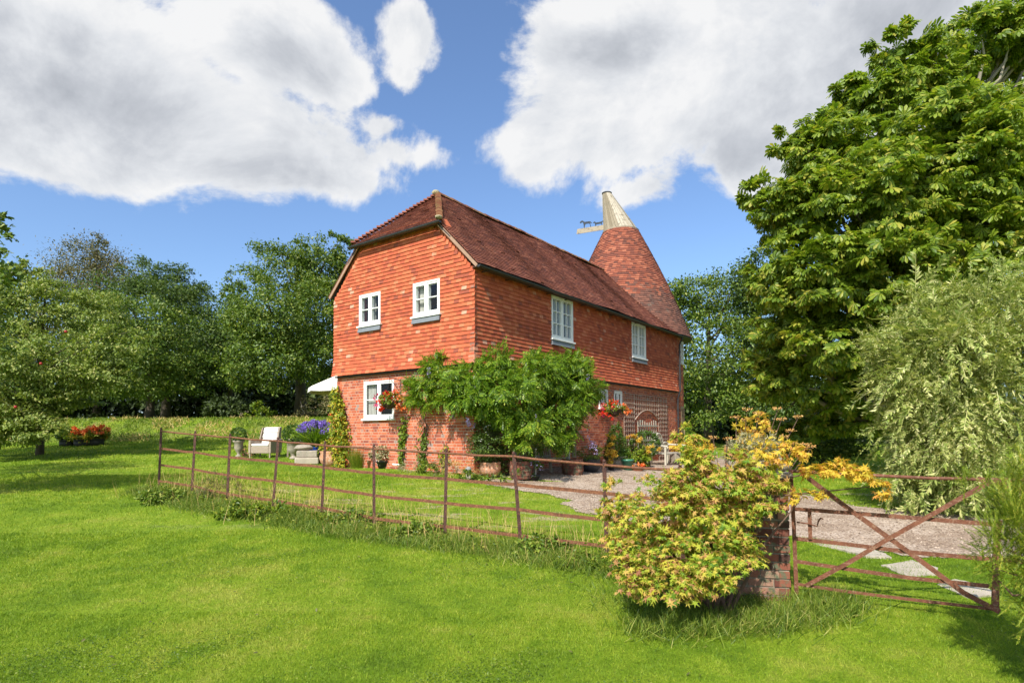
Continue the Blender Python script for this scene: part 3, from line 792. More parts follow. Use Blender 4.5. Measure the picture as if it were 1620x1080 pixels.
window(RT, *RL[1], rows=1, cols=1, depth=.02, curtain=None)

# --- the round kiln
KC = (13.25, 2.6); KR = 2.60
def KL(s, d, z):            # s = angle from the direction of the long wall's outside towards the back
    return (KC[0]+(KR+d)*sin(s), KC[1]-(KR+d)*cos(s), z)
kops_b = [(radians(1.5), radians(15), Z0, 2.1)]; KWZ = (3.55+ZF-.05, 4.45+ZF)
kops_b2 = [(radians(1.5), radians(15), Z0, 2.1), (radians(2), radians(13), KWZ[0], KWZ[1])]
mb = MB()
z = Z0; k = 0; stp = .225/KR
while z < ZE+.1:
    iv = sub_iv(-1.0, 3.6, [(o[0], o[1]) for o in kops_b2 if o[2] < z+.05 and o[3] > z+.02])
    for p, q in iv:
        s = p-(stp*.5 if k % 2 else 0)
        while s < q-.002:
            a = max(s, p); b = min(s+stp-.01/KR, q)
            if b > a: mb.fbox(KL, a, b, -.09, random.uniform(-.003, .003), z, z+.065)
            s += stp
    z += .075; k += 1
kb = mb.build('kiln_wall', BRICK, house)
mb = MB()
def arcbox(mb, a, b, d0, d1, z0, z1, n=24):
    m_ = max(1, int(n*(b-a)/(2*pi))+1)
    for i in range(m_): mb.fbox(KL, a+(b-a)*i/m_, a+(b-a)*(i+1)/m_, d0, d1, z0, z1)
arcbox(mb, -1.0, radians(1.5), -.2, -.006, Z0, ZE+.1, 60); arcbox(mb, radians(15), 3.6, -.2, -.006, Z0, ZE+.1, 60)
arcbox(mb, radians(1.5), radians(15), -.2, -.006, 2.1, KWZ[0], 60); arcbox(mb, radians(1.5), radians(15), -.2, -.006, KWZ[1], ZE+.1, 60)
mb.build('mortar', MORTAR, kb)
window(lambda s, d, z: KL(s/KR, d, z), radians(2)*KR, radians(13)*KR, KWZ[0], KWZ[1], lights=1, rows=3, cols=2, depth=.05, curtain=[(.6, .95)])
tan_keep = WHITE; WHITE = mat('oak coloured frame', (.40,.28,.17), .6, .1, 6)
window(lambda s, d, z: KL(s/KR, d, z), radians(1.5)*KR, radians(15)*KR, -.1, 2.1, lights=1, rows=6, cols=2, depth=.03, curtain=None, sill=False, name='french_window')
WHITE = tan_keep
# cone
CR = 2.96; CT = .78; CZ0 = ZE-.02; CZ1 = 10.55-HB; CH = CZ1-CZ0; CSL = sqrt(CH*CH+(CR-CT)**2)
def prof(t): # slightly full cone
    k = t/CSL; return CR+(CT-CR)*k+.10*sin(pi*k)
def cone_tiles():
    mbs = (MB(), MB()); t0 = 0; t1 = CSL-.06; t = t0; k = 0; rng = random.Random(int(t0*10)+2)
    nx, nz = (CH/CSL), ((CR-CT)/CSL)
    while t < t1:
        r = prof(t); n = max(12, int(2*pi*r/.165)); st = 2*pi/n; off = st/2*(k % 2)+rng.uniform(-.01, .01)
        for i in range(n):
            a = i*st+off; b = a+st*.985; tt = t+rng.uniform(-.006, .006); tl = .036+rng.uniform(-.005, .006); t2 = t+.125
            def P(ang, tq, d): rr = prof(tq)+d*nx; return (KC[0]+rr*sin(ang), KC[1]-rr*cos(ang), CZ0+tq*CH/CSL+d*nz)
            mb = mbs[rng.random() < (t/CSL-.30)/.16]
            mb.box8([P(a, tt, tl-.014), P(b, tt, tl-.014), P(b, tt, tl), P(a, tt, tl), P(a, t2, -.002), P(b, t2, -.002), P(b, t2, .01), P(a, t2, .01)])
        t += .1; k += 1
    kr = mbs[0].build('kiln_roof', CONEL, house); mbs[1].build('upper_tiles', CONE, kr); return kr
kr = cone_tiles()
mb = MB(); mb.lathe([(prof(CSL*i/12)-.02, CZ0+CH*i/12) for i in range(13)], 64, (KC[0], KC[1], 0)); mb.build('cone_deck', DARK, kr)
mb = MB(); mb.lathe([(CR+.0, CZ0-.03), (CR-.0, CZ0+.0), (KR-.05, CZ0-.02), (KR-.05, CZ0-.06)], 64, (KC[0], KC[1], 0)); mb.build('cone_soffit', DARK, kr)
# cowl : skewed cone of tapering boards
cb = np.array([KC[0], KC[1], CZ1]); fl = np.array([-.46*.9, .30*.9, 0])  # lean
# lean is towards the photograph's left, in house axes
lw_ = np.array([-1, 0.]); ln = np.array([VV@lw_, UU@lw_, 0])
mb = MB(); nb = 34; h = 1.78; tip = cb+ln*.60+np.array([0, 0, h]); rb, rt_ = .76, .19
for i in range(nb):
    a = 2*pi*i/nb; b = a+2*pi/nb*.93
    P = []
    for (c, r, dd) in ((cb+np.array([0,0,.06]), rb, 0), (tip, rt_, 0)):
        for (ang, q) in ((a, -.02), (b, -.02), (b, random.uniform(0, .014)), (a, random.uniform(0, .014))):
            tz = .10*cos(ang-pi)*0
            P.append(c+np.array([(r+q)*cos(ang), (r+q)*sin(ang), tz]))
    mb.box8(P)
cw = mb.build('cowl', COWL, house)
mb = MB(); mb.lathe([(.80, .0), (.81, .05), (.77, .07), (.75, .0)], 40, tuple(cb)); mb.build('base_ring', COWL, cw)
mb = MB(); mb.lathe([(.80, -.06), (.80, -.005)], 40, tuple(cb)); mb.build('iron_band', DARK, cw); mb = MB(); mb.lathe([(rt_+.03, 0), (rt_+.035, .035), (rt_-.03, .05)], 20, tuple(tip)); mb.build('top_ring', DARK, cw)
# vane board with two iron dogs
va = cb+ln*.75+np.array([0, 0, .26]); vb = cb+ln*1.98+np.array([0, 0, .06])
vup = unit(np.cross(vb-va, np.cross([0, 0, 1.], vb-va))); 
def VN(s, d, z):
    dirv = unit(vb-va); nrm = unit(np.cross(dirv, [0, 0, 1.])); return tuple(va+dirv*s+np.array([0, 0, 1.])*z+nrm*d)
vl = float(np.linalg.norm(vb-va))
mb = MB(); mb.prism([(-.1, -.11), (vl, -.10), (vl-.04, .12), (-.1, .11)], VN, -.015, .015)
vn = mb.build('vane', COWL, cw)
dog = [(0,.0),(.04,.0),(.045,.12),(.10,.17),(.24,.17),(.28,.10),(.29,0),(.33,0),(.335,.14),(.36,.25),(.40,.27),(.46,.24),(.50,.245),(.51,.29),(.45,.345),(.39,.35),(.35,.32),(.30,.275),(.10,.265),(.03,.255),(-.05,.16),(-.03,.15),(.02,.20),(.03,.14)]
mb = MB(); mb.prism([(s+.58, z+.12) for s, z in dog], VN, -.008, .008)
mb.build('big_dog_silhouette', BLKSIL, vn)
small = [(0,.0),(.03,.0),(.04,.07),(.26,.07),(.28,0),(.31,0),(.32,.10),(.345,.15),(.40,.145),(.41,.17),(.36,.215),(.31,.20),(.28,.155),(.06,.16),(-.07,.20),(-.08,.18),(.0,.12)]
mb = MB(); mb.prism([(s+.08, z+.12) for s, z in small], VN, -.008, .008)
mb.build('small_dog_silhouette', BLKSIL, vn)
# floodlight on the far gable corner
mb = MB(); mb.fbox(FR, LW+.02, LW+.30, -.35, -.30, 2.12+ZF-.12, 2.12+ZF-.06); mb.fbox(FR, LW+.24, LW+.36, -.45, -.25, 2.12+ZF-.18, 2.12+ZF+.06)
mb.build('floodlight', mat('grey metal lamp', (.25,.27,.28), .5, .1, 5), house, bevel=.01)

# ================================================================== TRELLIS on the long wall
tr = thing('wall_trellis', 'weathered square trellis panels with arched centre fixed to the long brick wall', 'trellis', hw(9.8, -.06, .5), atan2(VV[1], VV[0]))
def TR(s, d, z): return (s-9.8, -d+.06-.02, z)      # local to the trellis
TB, TT = .05, 2.50
def lattice(mb, s0, s1, z0, z1, ns, nz, w=.022):
    for i in range(ns+1): s = s0+(s1-s0)*i/ns; mb.fbox(TR, s-w/2, s+w/2, .0, .015, z0, z1)
    for i in range(nz+1): z = z0+(z1-z0)*i/nz; mb.fbox(TR, s0, s1, .0155, .030, z-w/2, z+w/2)
mb = MB(); lattice(mb, 7.95, 8.75, TB, TT, 5, 15); a1 = mb.build('side_panel', TREL, tr)
mb = MB(); lattice(mb, 10.95, 11.75, TB, TT, 5, 15); mb.build('side_panel', TREL, tr)
mb = MB()
n = 13
for i in range(n+1):
    s = 8.80+(10.9-8.80)*i/n; k = (i/n-.5)*2; zb = 1.60+.36*(1-k*k); mb.fbox(TR, s-.011, s+.011, 0, .015, zb, TT)
for j in range(6):
    z = 1.62+(TT-1.62)*j/5; 
    if j >= 2: mb.fbox(TR, 8.8, 10.9, .0155, .03, z-.011, z+.011)
    else:
        kk = sqrt(max(0, 1-(z-1.60)/.36)); mb.fbox(TR, 8.8, 9.85-1.05*kk, .0155, .03, z-.011, z+.011); mb.fbox(TR, 9.85+1.05*kk, 10.9, .0155, .03, z-.011, z+.011)
mb.tube([TR(8.8+2.1*i/16, .025, 1.60+.36*(1-((i/16-.5)*2)**2)) for i in range(17)], .018, 6)
mb.build('arched_panel', TREL, tr)
mb = MB()
for i in range(9): s = 9.0+1.6*i/8; mb.fbox(TR, s-.028, s+.028, .032, .05, .35, 1.55+.05*sin(i*1.1))
for z in (.55, .85, 1.12, 1.38): mb.fbox(TR, 8.95, 10.7, .051, .072, z-.026, z+.026)
mb.build('inner_panel', WOODG, tr)

# ================================================================== FENCE, PILLAR, GATE
posts = [(255,672,252,12.0),(309,678,304,11.2),(364,683,360,10.4),(440,690,432,9.74),(514,697,509,9.2),(591,703,592,8.7),(706,712,703,8.2),(812,718,823,7.57),(955,733,958,7.0),(1075,741,1078,6.35)]
fp = []
for (tx, ty, bx, D) in posts:
    t = at(tx, ty, D); b = at(bx, 684, D); b[2] = float(ground(b[0], b[1])); fp.append((t, b))
f0 = fp[0][1]
fence = thing('estate_fence', 'rusty iron estate fence with four rails crossing the lawn in front of the house', 'fence', f0)
o = f0
for (t, b) in fp:
    mb = MB(); h = t-b; mb.bar(b-o-h*.15, t-o, .026, .040, up=(1, .3, 0)); mb.lathe([(.012, 0), (.020, .01), (.016, .028), (.004, .036)], 8, tuple(t-o))
    mb.build('post', RUSTD, fence)
HT = [1.0, .68, .41, .14]
pil_c = at(1210, 745, 5.55)
def rail_pts(k):
    P = []
    for (t, b) in fp:
        H = t[2]-b[2]; f = (HT[k]*H/1.0-(.035 if k == 0 else 0))/H; P.append(b+(t-b)*f)
    e = P[-1]+(P[-1]-P[-2])*.9; e[2] = P[-1][2]-.02; P.append(e); return P
for k in range(4):
    P = rail_pts(k); mb = MB(); Q = []
    for i in range(len(P)-1):
        for j in range(4): q = P[i]+(P[i+1]-P[i])*j/4; q = q+np.array([0, 0, random.uniform(-.006, .006)-.004*sin(pi*j/4)]); Q.append(q-o)
    Q.append(P[-1]-o)
    if k == 0: mb.tube(Q, .0155, 8)
    else:
        n = len(Q); V = []
        for q in Q: V += [q+np.array([0,-.004,-.021]), q+np.array([0,.004,-.021]), q+np.array([0,.004,.021]), q+np.array([0,-.004,.021])]
        fs = []
        for i in range(n-1):
            for a in range(4): fs.append((4*i+a, 4*i+(a+1) % 4, 4*i+4+(a+1) % 4, 4*i+4+a))
        mb.add(V, fs+[(0,1,2,3),(4*n-4,4*n-3,4*n-2,4*n-1)])
    mb.build('top_rail' if k == 0 else 'rail', RUST, fence)

# brick pillar
PB = gp(at(1253, 900, 5.42)[0]-.24, 5.62); ga = .42
pil = thing('brick_pillar', 'old mossy brick gate pillar beside the rusty gate, half hidden by the maple', 'pillar', PB, radians(-14))
mb = MB(); mt = MB(); hw_ = .235; PH = 1.14
z = -.1; k = 0
while z < PH-.06:
    for side in range(4):
        L = hw_*2; cuts = [0, .215, .225, .47] if (k+side) % 2 == 0 else [0, .10, .11, .325, .335, .47]
        for a, b in zip(cuts[::2], cuts[1::2]):
            def SD(s, d, zz, side=side):
                p = (-hw_+s, -hw_-d); 
                for _ in range(side): p = (-p[1], p[0])
                return (p[0], p[1], zz)
            e = random.uniform(-.006, .006); a2 = a+(.08 if a == 0 else 0)
            if a == 0: mb.fbox(SD, 0, b, -.095, e, z+random.uniform(-.003,.003), z+.060)
            elif b > .46: mb.fbox(SD, a, b-.097, -.08, e, z, z+.060)
            else: mb.fbox(SD, a, b, -.08, e, z, z+.060)
    z += .075; k += 1
mb.build('brickwork', PBRICK, pil)
mt.box(-hw_+.010, hw_-.010, -hw_+.010, hw_-.010, -.2, PH-.05); mt.build('mortar_core', PMORTAR, pil)
mb = MB(); mb.box(-hw_-.03, hw_+.03, -hw_-.03, hw_+.03, PH-.05, PH+.0); mb.build('coping_slab', STONE, pil, bevel=.012)

# gate
GD0, GD1 = 5.40, 4.80
def gat(px, py):
    """on the plane of the gate"""
    a, b = ray(px, py); p0 = at(1253, 800, GD0); p1 = at(1577, 850, GD1)
    d = (p1-p0)[:2]; # solve a*Y = p0x + t dx ; Y = p0y + t dy
    t = (a*p0[1]-p0[0])/(d[0]-a*d[1]); Y = p0[1]+t*d[1]; return np.array([a*Y, Y, EYE+b*Y])
g0 = gat(1254, 935); g0[2] = float(ground(g0[0], g0[1]))
gate = thing('field_gate', 'rusty iron field gate with flat crossed braces standing right of the brick pillar', 'gate', g0)
def gbar(pts, w, name, t=.010, off=0., m=None):
    mb = MB(); P = [gat(*p)-g0+np.array([0, off, 0]) for p in pts]; w = w*1.12
    n = len(P); V = []
    for i, q in enumerate(P):
        d = unit(P[min(i+1, n-1)]-P[max(i-1, 0)]); gn = unit(np.array([(GD0-GD1), 1.33, 0.])); up = unit(np.cross(gn, d)); 
        V += [q-up*w/2-gn*t/2, q+up*w/2-gn*t/2, q+up*w/2+gn*t/2, q-up*w/2+gn*t/2]
    fs = []
    for i in range(n-1):
        for a in range(4): fs.append((4*i+a, 4*i+(a+1) % 4, 4*i+4+(a+1) % 4, 4*i+4+a))
    mb.add(V, fs+[(0,1,2,3),(4*n-4,4*n-3,4*n-2,4*n-1)]); return mb.build(name, m or GRUST, gate)
gbar([(1250,748),(1254,840),(1257,945)], .030, 'hanging_stile', .03)
gbar([(1577,832),(1573,900),(1571,972)], .042, 'closing_stile', .02)
mb = MB(); mb.tube([gat(x, y)-g0 for x, y in ((1250,750),(1300,754),(1380,758.5),(1470,764),(1560,767),(1700,771))], .014, 8); mb.build('top_rail', GRUST, gate)
gbar([(1253,810),(1360,819),(1480,830),(1577,839)], .030, 'rail', .01, .012)
gbar([(1256,857),(1330,866),(1440,881),(1560,893),(1640,900)], .030, 'rail', .01, .012)
gbar([(1257,893),(1330,905),(1440,922),(1570,937)], .028, 'rail', .01, .012)
gbar([(1258,929),(1330,941),(1440,956),(1580,974)], .022, 'rail', .012, .012)
gbar([(1266,753),(1350,818),(1440,884),(1520,945),(1577,976)], .036, 'brace', .008, -.006)
gbar([(1270,931),(1340,894),(1400,859),(1450,832),(1530,788),(1560,772)], .032, 'brace', .008, -.018)
gbar([(1545,766),(1580,772),(1612,785),(1650,812)], .036, 'heel_strap', .008, -.006)
mb = gbar([(1278.5,812),(1279.5,858)], .028, 'latch_plate', .012, -.004)
mb = MB(); mb.tube([gat(x, y)-g0+np.array([0,-.03,0]) for x, y in ((1256,830),(1275,833),(1288,837),(1290,829),(1294,824),(1298,826))], .007, 7); mb.build('latch_hook', GRUST, gate)

# ================================================================== FURNITURE
def loc_thing(name, label, cat, p, rz=0, group=None): return thing(name, label, cat, p, rz, group)
def wicker_chair(p, rz, label, cat='armchair'):
    t = loc_thing('wicker_armchair', label, cat, p, rz)
    mb = MB(); mb.box(-.33,.33,-.36,.34,.16,.40); mb.build('seat_base', WICK, t, bevel=.02)
    mb = MB(); mb.box8([(-.36,.30,.40),(.36,.30,.40),(.36,.40,.40),(-.36,.40,.40),(-.31,.52,1.10),(.31,.52,1.10),(.29,.60,1.08),(-.29,.60,1.08)]); mb.build('backrest', WICK, t, bevel=.03)
    for s in (-1, 1):
        mb = MB(); x0, x1 = sorted((s*.335, s*.42)); mb.box8([(x0,-.38,.16),(x1,-.38,.16),(x1,.36,.16),(x0,.36,.16),(x0,-.36,.62),(x1,-.36,.62),(x1,.42,.66),(x0,.42,.66)]); mb.build('armrest', WICK, t, bevel=.02)
        mb = MB(); xa, xb = sorted((s*.33, s*.36)); mb.box8([(xa,.20,.62),(xb,.20,.62),(xb,.40,.62),(xa,.40,.62),(xa*.95,.36,1.06),(xb*.95,.36,1.06),(xb*.95,.5,1.08),(xa*.95,.5,1.08)]); mb.build('wing', WICK, t)
        for y in (-.34, .30): mb = MB(); mb.bar((s*.37, y, 0), (s*.37, y, .18), .04); mb.build('leg', WICK, t)
    mb = MB(); mb.box(-.32,.32,-.37,.30,.405,.50); mb.build('seat_cushion', CUSH, t, bevel=.035)
    mb = MB()
    for i in range(3):
        z0 = .50+.195*i; z1 = z0+.185; f = lambda z: .27+(z-.40)*.30
        mb.box8([(-.29,f(z0)-.09,z0),(.29,f(z0)-.09,z0),(.29,f(z0)+.02,z0),(-.29,f(z0)+.02,z0),(-.27,f(z1)-.09,z1),(.27,f(z1)-.09,z1),(.27,f(z1)+.02,z1),(-.27,f(z1)+.02,z1)])
    mb.build('back_cushion', CUSH, t, bevel=.03); return t
c = G(419, 719); wicker_chair(c, radians(-8), 'pale wicker armchair with cream cushions facing the lawn left of the flower pots')
p = G(461, 721)+np.array([0, .55, 0]); p[2] = float(ground(p[0], p[1]))
st = loc_thing('slatted_side_chair', 'low pale slatted garden seat half hidden behind the ball shrub urn', 'garden seat', p, radians(35))
for i in range(7): mb = MB(); mb.box(-.28+i*.085, -.22+i*.085, -.3, -.27, .16, .62); mb.build('slat', WICK, st)
mb = MB(); mb.box(-.3,.34,-.27,.25,.60,.66); mb.build('seat', WICK, st, bevel=.015)
for x in (-.28, .32):
    for y in (-.28, .22): mb = MB(); mb.bar((x, y, 0), (x, y, .6), .045); mb.build('leg', WICK, st)

def bench(p, rz):
    t = loc_thing('garden_bench', 'old silvered slatted wooden bench in the shade beneath the wisteria', 'bench', p, rz)
    W_ = .78
    mb = MB(); mb.box(-W_, W_, -.28, .26, .405, .43); 
    mb = MB(); [mb.box(-W_, W_, -.28+.11*i, -.19+.11*i, .41, .432) for i in range(5)]; mb.build('seat', WOODG, t)
    n = 17
    for i in range(n): x = -W_+.06+(2*W_-.12)*i/(n-1); mb = MB(); mb.bar((x, .28, .44), (x, .36, .86), .042, .016, up=(0,1,0)); mb.build('slat', WOODG, t)
    mb = MB(); mb.bar((-W_, .37, .90), (W_, .37, .90), .03, .085); mb.build('top_rail', WOODG, t)
    mb = MB(); mb.bar((-W_, .285, .46), (W_, .285, .46), .03, .05); mb.build('lower_rail', WOODG, t)
    for s in (-1, 1):
        mb = MB(); mb.bar((s*W_, -.27, 0), (s*W_, -.27, .66), .06); mb.build('leg', WOODG, t)
        mb = MB(); mb.bar((s*W_, .27, 0), (s*W_, .38, .92), .06); mb.build('leg', WOODG, t)
        mb = MB(); mb.bar((s*W_, -.31, .68), (s*W_, .33, .69), .075, .03); mb.build('armrest', WOODG, t)
wall_rz = atan2(VV[1], VV[0])   # x of the object along the wall, -y away from it
ang_wall = wall_rz
def wall_xy(v, u): p = C0+UU*u+VV*v; return gp(p[0], p[1])
bench(wall_xy(1.75, -.80), ang_wall)

def lutyens(p, rz):
    t = loc_thing('arched_bench', 'pale painted bench with rounded lattice back in front of the trellis', 'bench', p, rz)
    M_ = mat('cream painted wood', (.46,.42,.33), .7, .12, 8)
    W_ = .85
    mb = MB(); [mb.box(-W_, W_, -.28+.11*i, -.19+.11*i, .41, .435) for i in range(5)]; mb.build('seat', M_, t)
    def H(x): k = abs(x)/W_; return .78+.34*sqrt(max(0, 1-(k/.42)**2)) if k < .42 else .74+.06*sin((k-.42)/.58*pi)
    mb = MB(); P = [(-W_+2*W_*i/36, .34, H(-W_+2*W_*i/36)) for i in range(37)]; mb.tube(P, .032, 6); mb.build('crest_rail', M_, t)
    mb = MB()
    for i in range(15): x = -W_+.06+i*(2*W_-.12)/14; mb.bar((x, .33, .45), (x, .34, H(x)), .026, .018, up=(0,1,0))
    for z in (.56, .68): mb.bar((-W_, .312, z), (W_, .312, z), .016, .03)
    for z in (.82, .94): k = .42*W_*sqrt(max(0, 1-((z-.78)/.34)**2)); mb.bar((-k, .32, z), (k, .32, z), .016, .03)
    mb.build('back_lattice', M_, t)
    for s in (-1, 1):
        for y, h in ((-.27, .66), (.34, .78)): mb = MB(); mb.bar((s*W_, y, 0), (s*W_, y, h), .06); mb.build('leg', M_, t)
        mb = MB(); mb.tube([(s*W_, -.34, .62), (s*W_, -.33, .68), (s*W_, -.1, .70), (s*W_, .34, .72)], .032, 8); mb.build('armrest', M_, t)
lutyens(wall_xy(9.5, -.95), ang_wall)

# parasol behind the gable
P0 = gp(-5.15, 19.3)
ps = loc_thing('garden_parasol', 'cream canvas parasol standing behind the left corner of the house', 'parasol', P0)
zr = 3.13-P0[2]; mb = MB(); V = [(0, 0, zr+.62)]; 
for ring, (r, dz) in enumerate(((.7, .34), (1.45, 0.0), (1.47, -.14))):
    for k in range(24):
        a = 2*pi*k/24; rr = r*(1-.04*abs(sin(a*4))); V.append((rr*cos(a), rr*sin(a), zr+dz-.03*abs(sin(a*4))*(ring > 0)))
fs = [(0, 1+k, 1+(k+1) % 24) for k in range(24)]+[(1+q*24+k, 25+q*24+k, 25+q*24+(k+1) % 24, 1+q*24+(k+1) % 24) for q in (0, 1) for k in range(24)]
mb.add(V, fs); mb.build('canopy', CANV, ps)
mb = MB(); mb.tube([(0, 0, 0), (0, 0, zr+.6)], .025, 10); mb.build('pole', WOODG, ps)
mb = MB()
for k in range(8): a = 2*pi*k/8; mb.bar((0, 0, zr+.55), (1.4*cos(a), 1.4*sin(a), zr-.02), .015)
mb.build('ribs', WOODG, ps)

# ================================================================== POTS AND PLANTS
def leaf_cloud(c, r, n, size, clumps=None, sg=.16, out=.6, up=.6, shell=.55, flat=.7, droop=.1, bottom=-1.0, tier=0):
    """positions, directions and normals of leaves over one or more ellipsoids; c,r arrays (k,3)"""
    c = np.atleast_2d(np.array(c, float)); r = np.atleast_2d(np.array(r, float))
    wt = (r[:, 0]*r[:, 2]+r[:, 1]*r[:, 2]+r[:, 0]*r[:, 1]); wt = wt/wt.sum()
    cl = clumps or max(8, n//30)
    bi = R.choice(len(c), cl, p=wt); d = rnd_dir(cl); bad = d[:, 2] < bottom; d[bad, 2] *= -1
    rr = (1-R.random(cl)**1.6*(1-shell)); cc = c[bi]+d*r[bi]*rr[:, None]
    sc = (r[bi].mean(1))
    li = R.integers(0, cl, n)
    off = R.normal(size=(n, 3))*np.array([1, 1, flat])*(sg*sc[li])[:, None]
    P = cc[li]+off; o = unit(d[li]+off/(sc[li][:, None]*2+1e-6))
    D = unit(o*out+R.normal(size=(n, 3))*.6+np.array([0, 0, -droop])); N = unit(np.array([0, 0, up])+o*.35+unit(off)*.50+R.normal(size=(n, 3))*.26)
    return P, D, N, cc, bi
def foliage(name, c, r, n, size, tm, m, parent, var=.3, **k):
    P, D, N, cc, bi = leaf_cloud(c, r, n, size, **k)
    me = scatter(name, P, D, N, size*(1+R.uniform(-var, var, n)), tm, m)
    return link(name, me, parent)
def grassy(name, c, rad, n, h, m, parent, wid=.012, lean=.5, hv=.35, tm=T_LONG):
    P = np.zeros((n, 3)); a = R.random(n)*2*pi; q = np.sqrt(R.random(n))*rad; P[:, 0] = c[0]+q*np.cos(a); P[:, 1] = c[1]+q*np.sin(a); P[:, 2] = c[2]
    D = unit(np.stack([np.cos(a)*lean*q/rad+R.normal(size=n)*.18, np.sin(a)*lean*q/rad+R.normal(size=n)*.18, np.ones(n)], 1))
    N = np.stack([-np.cos(a)*.0+R.normal(size=n), R.normal(size=n), np.full(n, .6)], 1)
    N = np.stack([np.cos(a), np.sin(a), np.full(n, -.2)], 1)*-1
    return link(name, scatter(name, P, D, N, h*(1+R.uniform(-hv, hv, n)), tm, m, wid=np.full(n, wid)), parent)
def pot_mesh(t, r, h, m, shape='taper', name='pot'):
    mb = MB()
    if shape == 'taper': pr = [(r*.68, 0), (r*.95, h*.82), (r*1.06, h*.83), (r*1.06, h), (r*.93, h), (r*.9, h*.9), (0.01, h*.9)]
    elif shape == 'belly': pr = [(r*.62, 0), (r*.92, h*.3), (r*1.03, h*.6), (r*.93, h*.85), (r*1.0, h*.93), (r*1.0, h), (r*.9, h), (r*.85, h*.9), (0.01, h*.9)]
    elif shape == 'urn': pr = [(r*.6, 0), (r*.6, h*.10), (r*.3, h*.16), (r*.26, h*.24), (r*.55, h*.36), (r*.85, h*.55), (r*.80, h*.85), (r*1.1, h*.93), (r*1.1, h), (r*.9, h), (r*.8, h*.93), (.01, h*.93)]
    else: pr = [(r*.97, 0), (r, h*.5), (r, h*.94), (r*1.05, h*.95), (r*1.05, h), (r*.93, h), (r*.9, h*.92), (.01, h*.92)]
    mb.lathe(pr, 28, jit=.006); mb.build(name, m, t, smooth=True)
    mb = MB(); mb.lathe([(r*.86, h*.86), (r*.80, h*.93), (.01, h*.95)], 18, jit=.05); mb.build('soil', SOIL, t)
def potted(px, py, name, label, cat, r, h, m, shape='taper', dy=0, pos=None, group=None):
    p = G(px, py) if pos is None else pos
    p = p+np.array([0, dy, 0]); p[2] = float(ground(p[0], p[1]))
    t = thing(name, label, cat, p, random.uniform(0, 3), group); pot_mesh(t, r, h, m, shape); return t
BALL = dict(clumps=260, sg=.05, shell=.93, flat=1, up=.3)
# ball shrubs in stone urns
t = potted(377, 718, 'stone_urn', 'pale stone urn with clipped box ball left of the wicker armchair', 'urn planter', .18, .60, STONE, 'urn')
foliage('ball_shrub', (0,0,.80), (.26,.26,.24), 2600, .045, T_DIA, L_BOX, t, **BALL)
t = potted(464, 722, 'stone_urn', 'carved stone urn with clipped box ball right of the wicker armchair', 'urn planter', .24, .60, STONE, 'urn')
foliage('ball_shrub', (0,0,.86), (.36,.36,.32), 3200, .05, T_DIA, L_BOX, t, **BALL)
t = thing('bedding_plant', 'small pinkish bedding plant on the grass between the urn and the armchair', 'plant', G(393, 718)); foliage('leaves', (0,0,.18), (.3,.25,.2), 500, .06, T_DIA, L_OLIVE, t); foliage('flowers', (0,0,.24), (.3,.25,.2), 90, .05, T_DIA, P_PINK, t)
# stone steps of three blocks
p = G(483, 730)
for i, (dx, dy, z0, sx, sy, sz, rz, lb) in enumerate([(0,.1,0,.34,.30,.20,.3,'long pale stone block lying lowest in the stack beside the blue pot'), (.02,.12,.2,.30,.24,.21,.2,'squared buff stone block in the middle of the stack beside the blue pot'), (-.10,.1,.41,.28,.2,.17,.2,'rough pale stone lump on top of the stack beside the blue pot')]):
    t = thing('stone_block', lb, 'stone block', (p[0]+dx, p[1]+dy, p[2]+z0), rz, 'stacked stone blocks')
    if i < 2:
        mb = MB(); mb.box(-sx, sx, -sy, sy, 0, sz); mb.build('block', STONE if i else PALEST, t, bevel=.03)
    else:
        mb = MB(); V, fs = blob((0,0,sz*.5), (sx,sy,sz*.6), 4, 3, .25); mb.add(V, fs); mb.build('block', STONE, t, smooth=True)
# agapanthus in blue pot
t = potted(498, 728, 'blue_flower_pot', 'glazed cobalt blue pot of violet agapanthus beside the house corner', 'flower pot', .26, .50, BLUE, 'belly')
grassy('strap_leaves', (0,0,.45), .2, 260, .75, L_WIST, t, .045, 1.3)
n = 46; mbs = MB(); PP = []
for i in range(n):
    a = random.uniform(0, 2*pi); q = sqrt(random.random()); e = np.array([cos(a)*q*.72, sin(a)*q*.45, 1.22-.25*q*q+random.uniform(-.1,.12)])
    mbs.tube([(cos(a)*q*.1, sin(a)*q*.1, .48), (e[0]*.55, e[1]*.55, .9), tuple(e)], .006, 4)
    d = rnd_dir(46); d[:, 2] = np.abs(d[:, 2])*1.1-.25; PP.append(e+d*.085)
mbs.build('stems', L_WIST, t)
PP = np.concatenate(PP); link('flowers', scatter('flowers', PP, rnd_dir(len(PP)), rnd_dir(len(PP)), .055*(1+R.uniform(-.2,.2,len(PP))), T_DIA, P_PURP), t)
t = potted(524, 735, 'terracotta_pot', 'large terracotta pot with trailing creeper between the blue pot and the yellow pot', 'flower pot', .34, .46, TERRA, 'belly')
foliage('trailing_plant', [(0,0,.55),(-.25,-.2,.35),(-.3,-.2,.1)], [(.42,.35,.2),(.2,.15,.25),(.12,.1,.2)], 1500, .07, T_OV, L_CREEP, t)
t = potted(541, 735, 'yellow_pot', 'small yellow glazed pot with dark red flowers in front of the creeper', 'flower pot', .16, .27, YEL, 'belly')
foliage('leaves', (0,0,.36), (.16,.16,.14), 220, .06, T_DIA, L_OLIVE, t); foliage('flowers', (0,0,.44), (.17,.17,.13), 160, .05, T_DIA, P_PINK, t)
t = thing('rush_plant', 'upright bright green rush clump at the foot of the gable wall', 'plant', G(566, 737)); grassy('blades', (0,0,-.02), .20, 900, .62, L_YG, t, .008, .35, .2, T_BLADE)
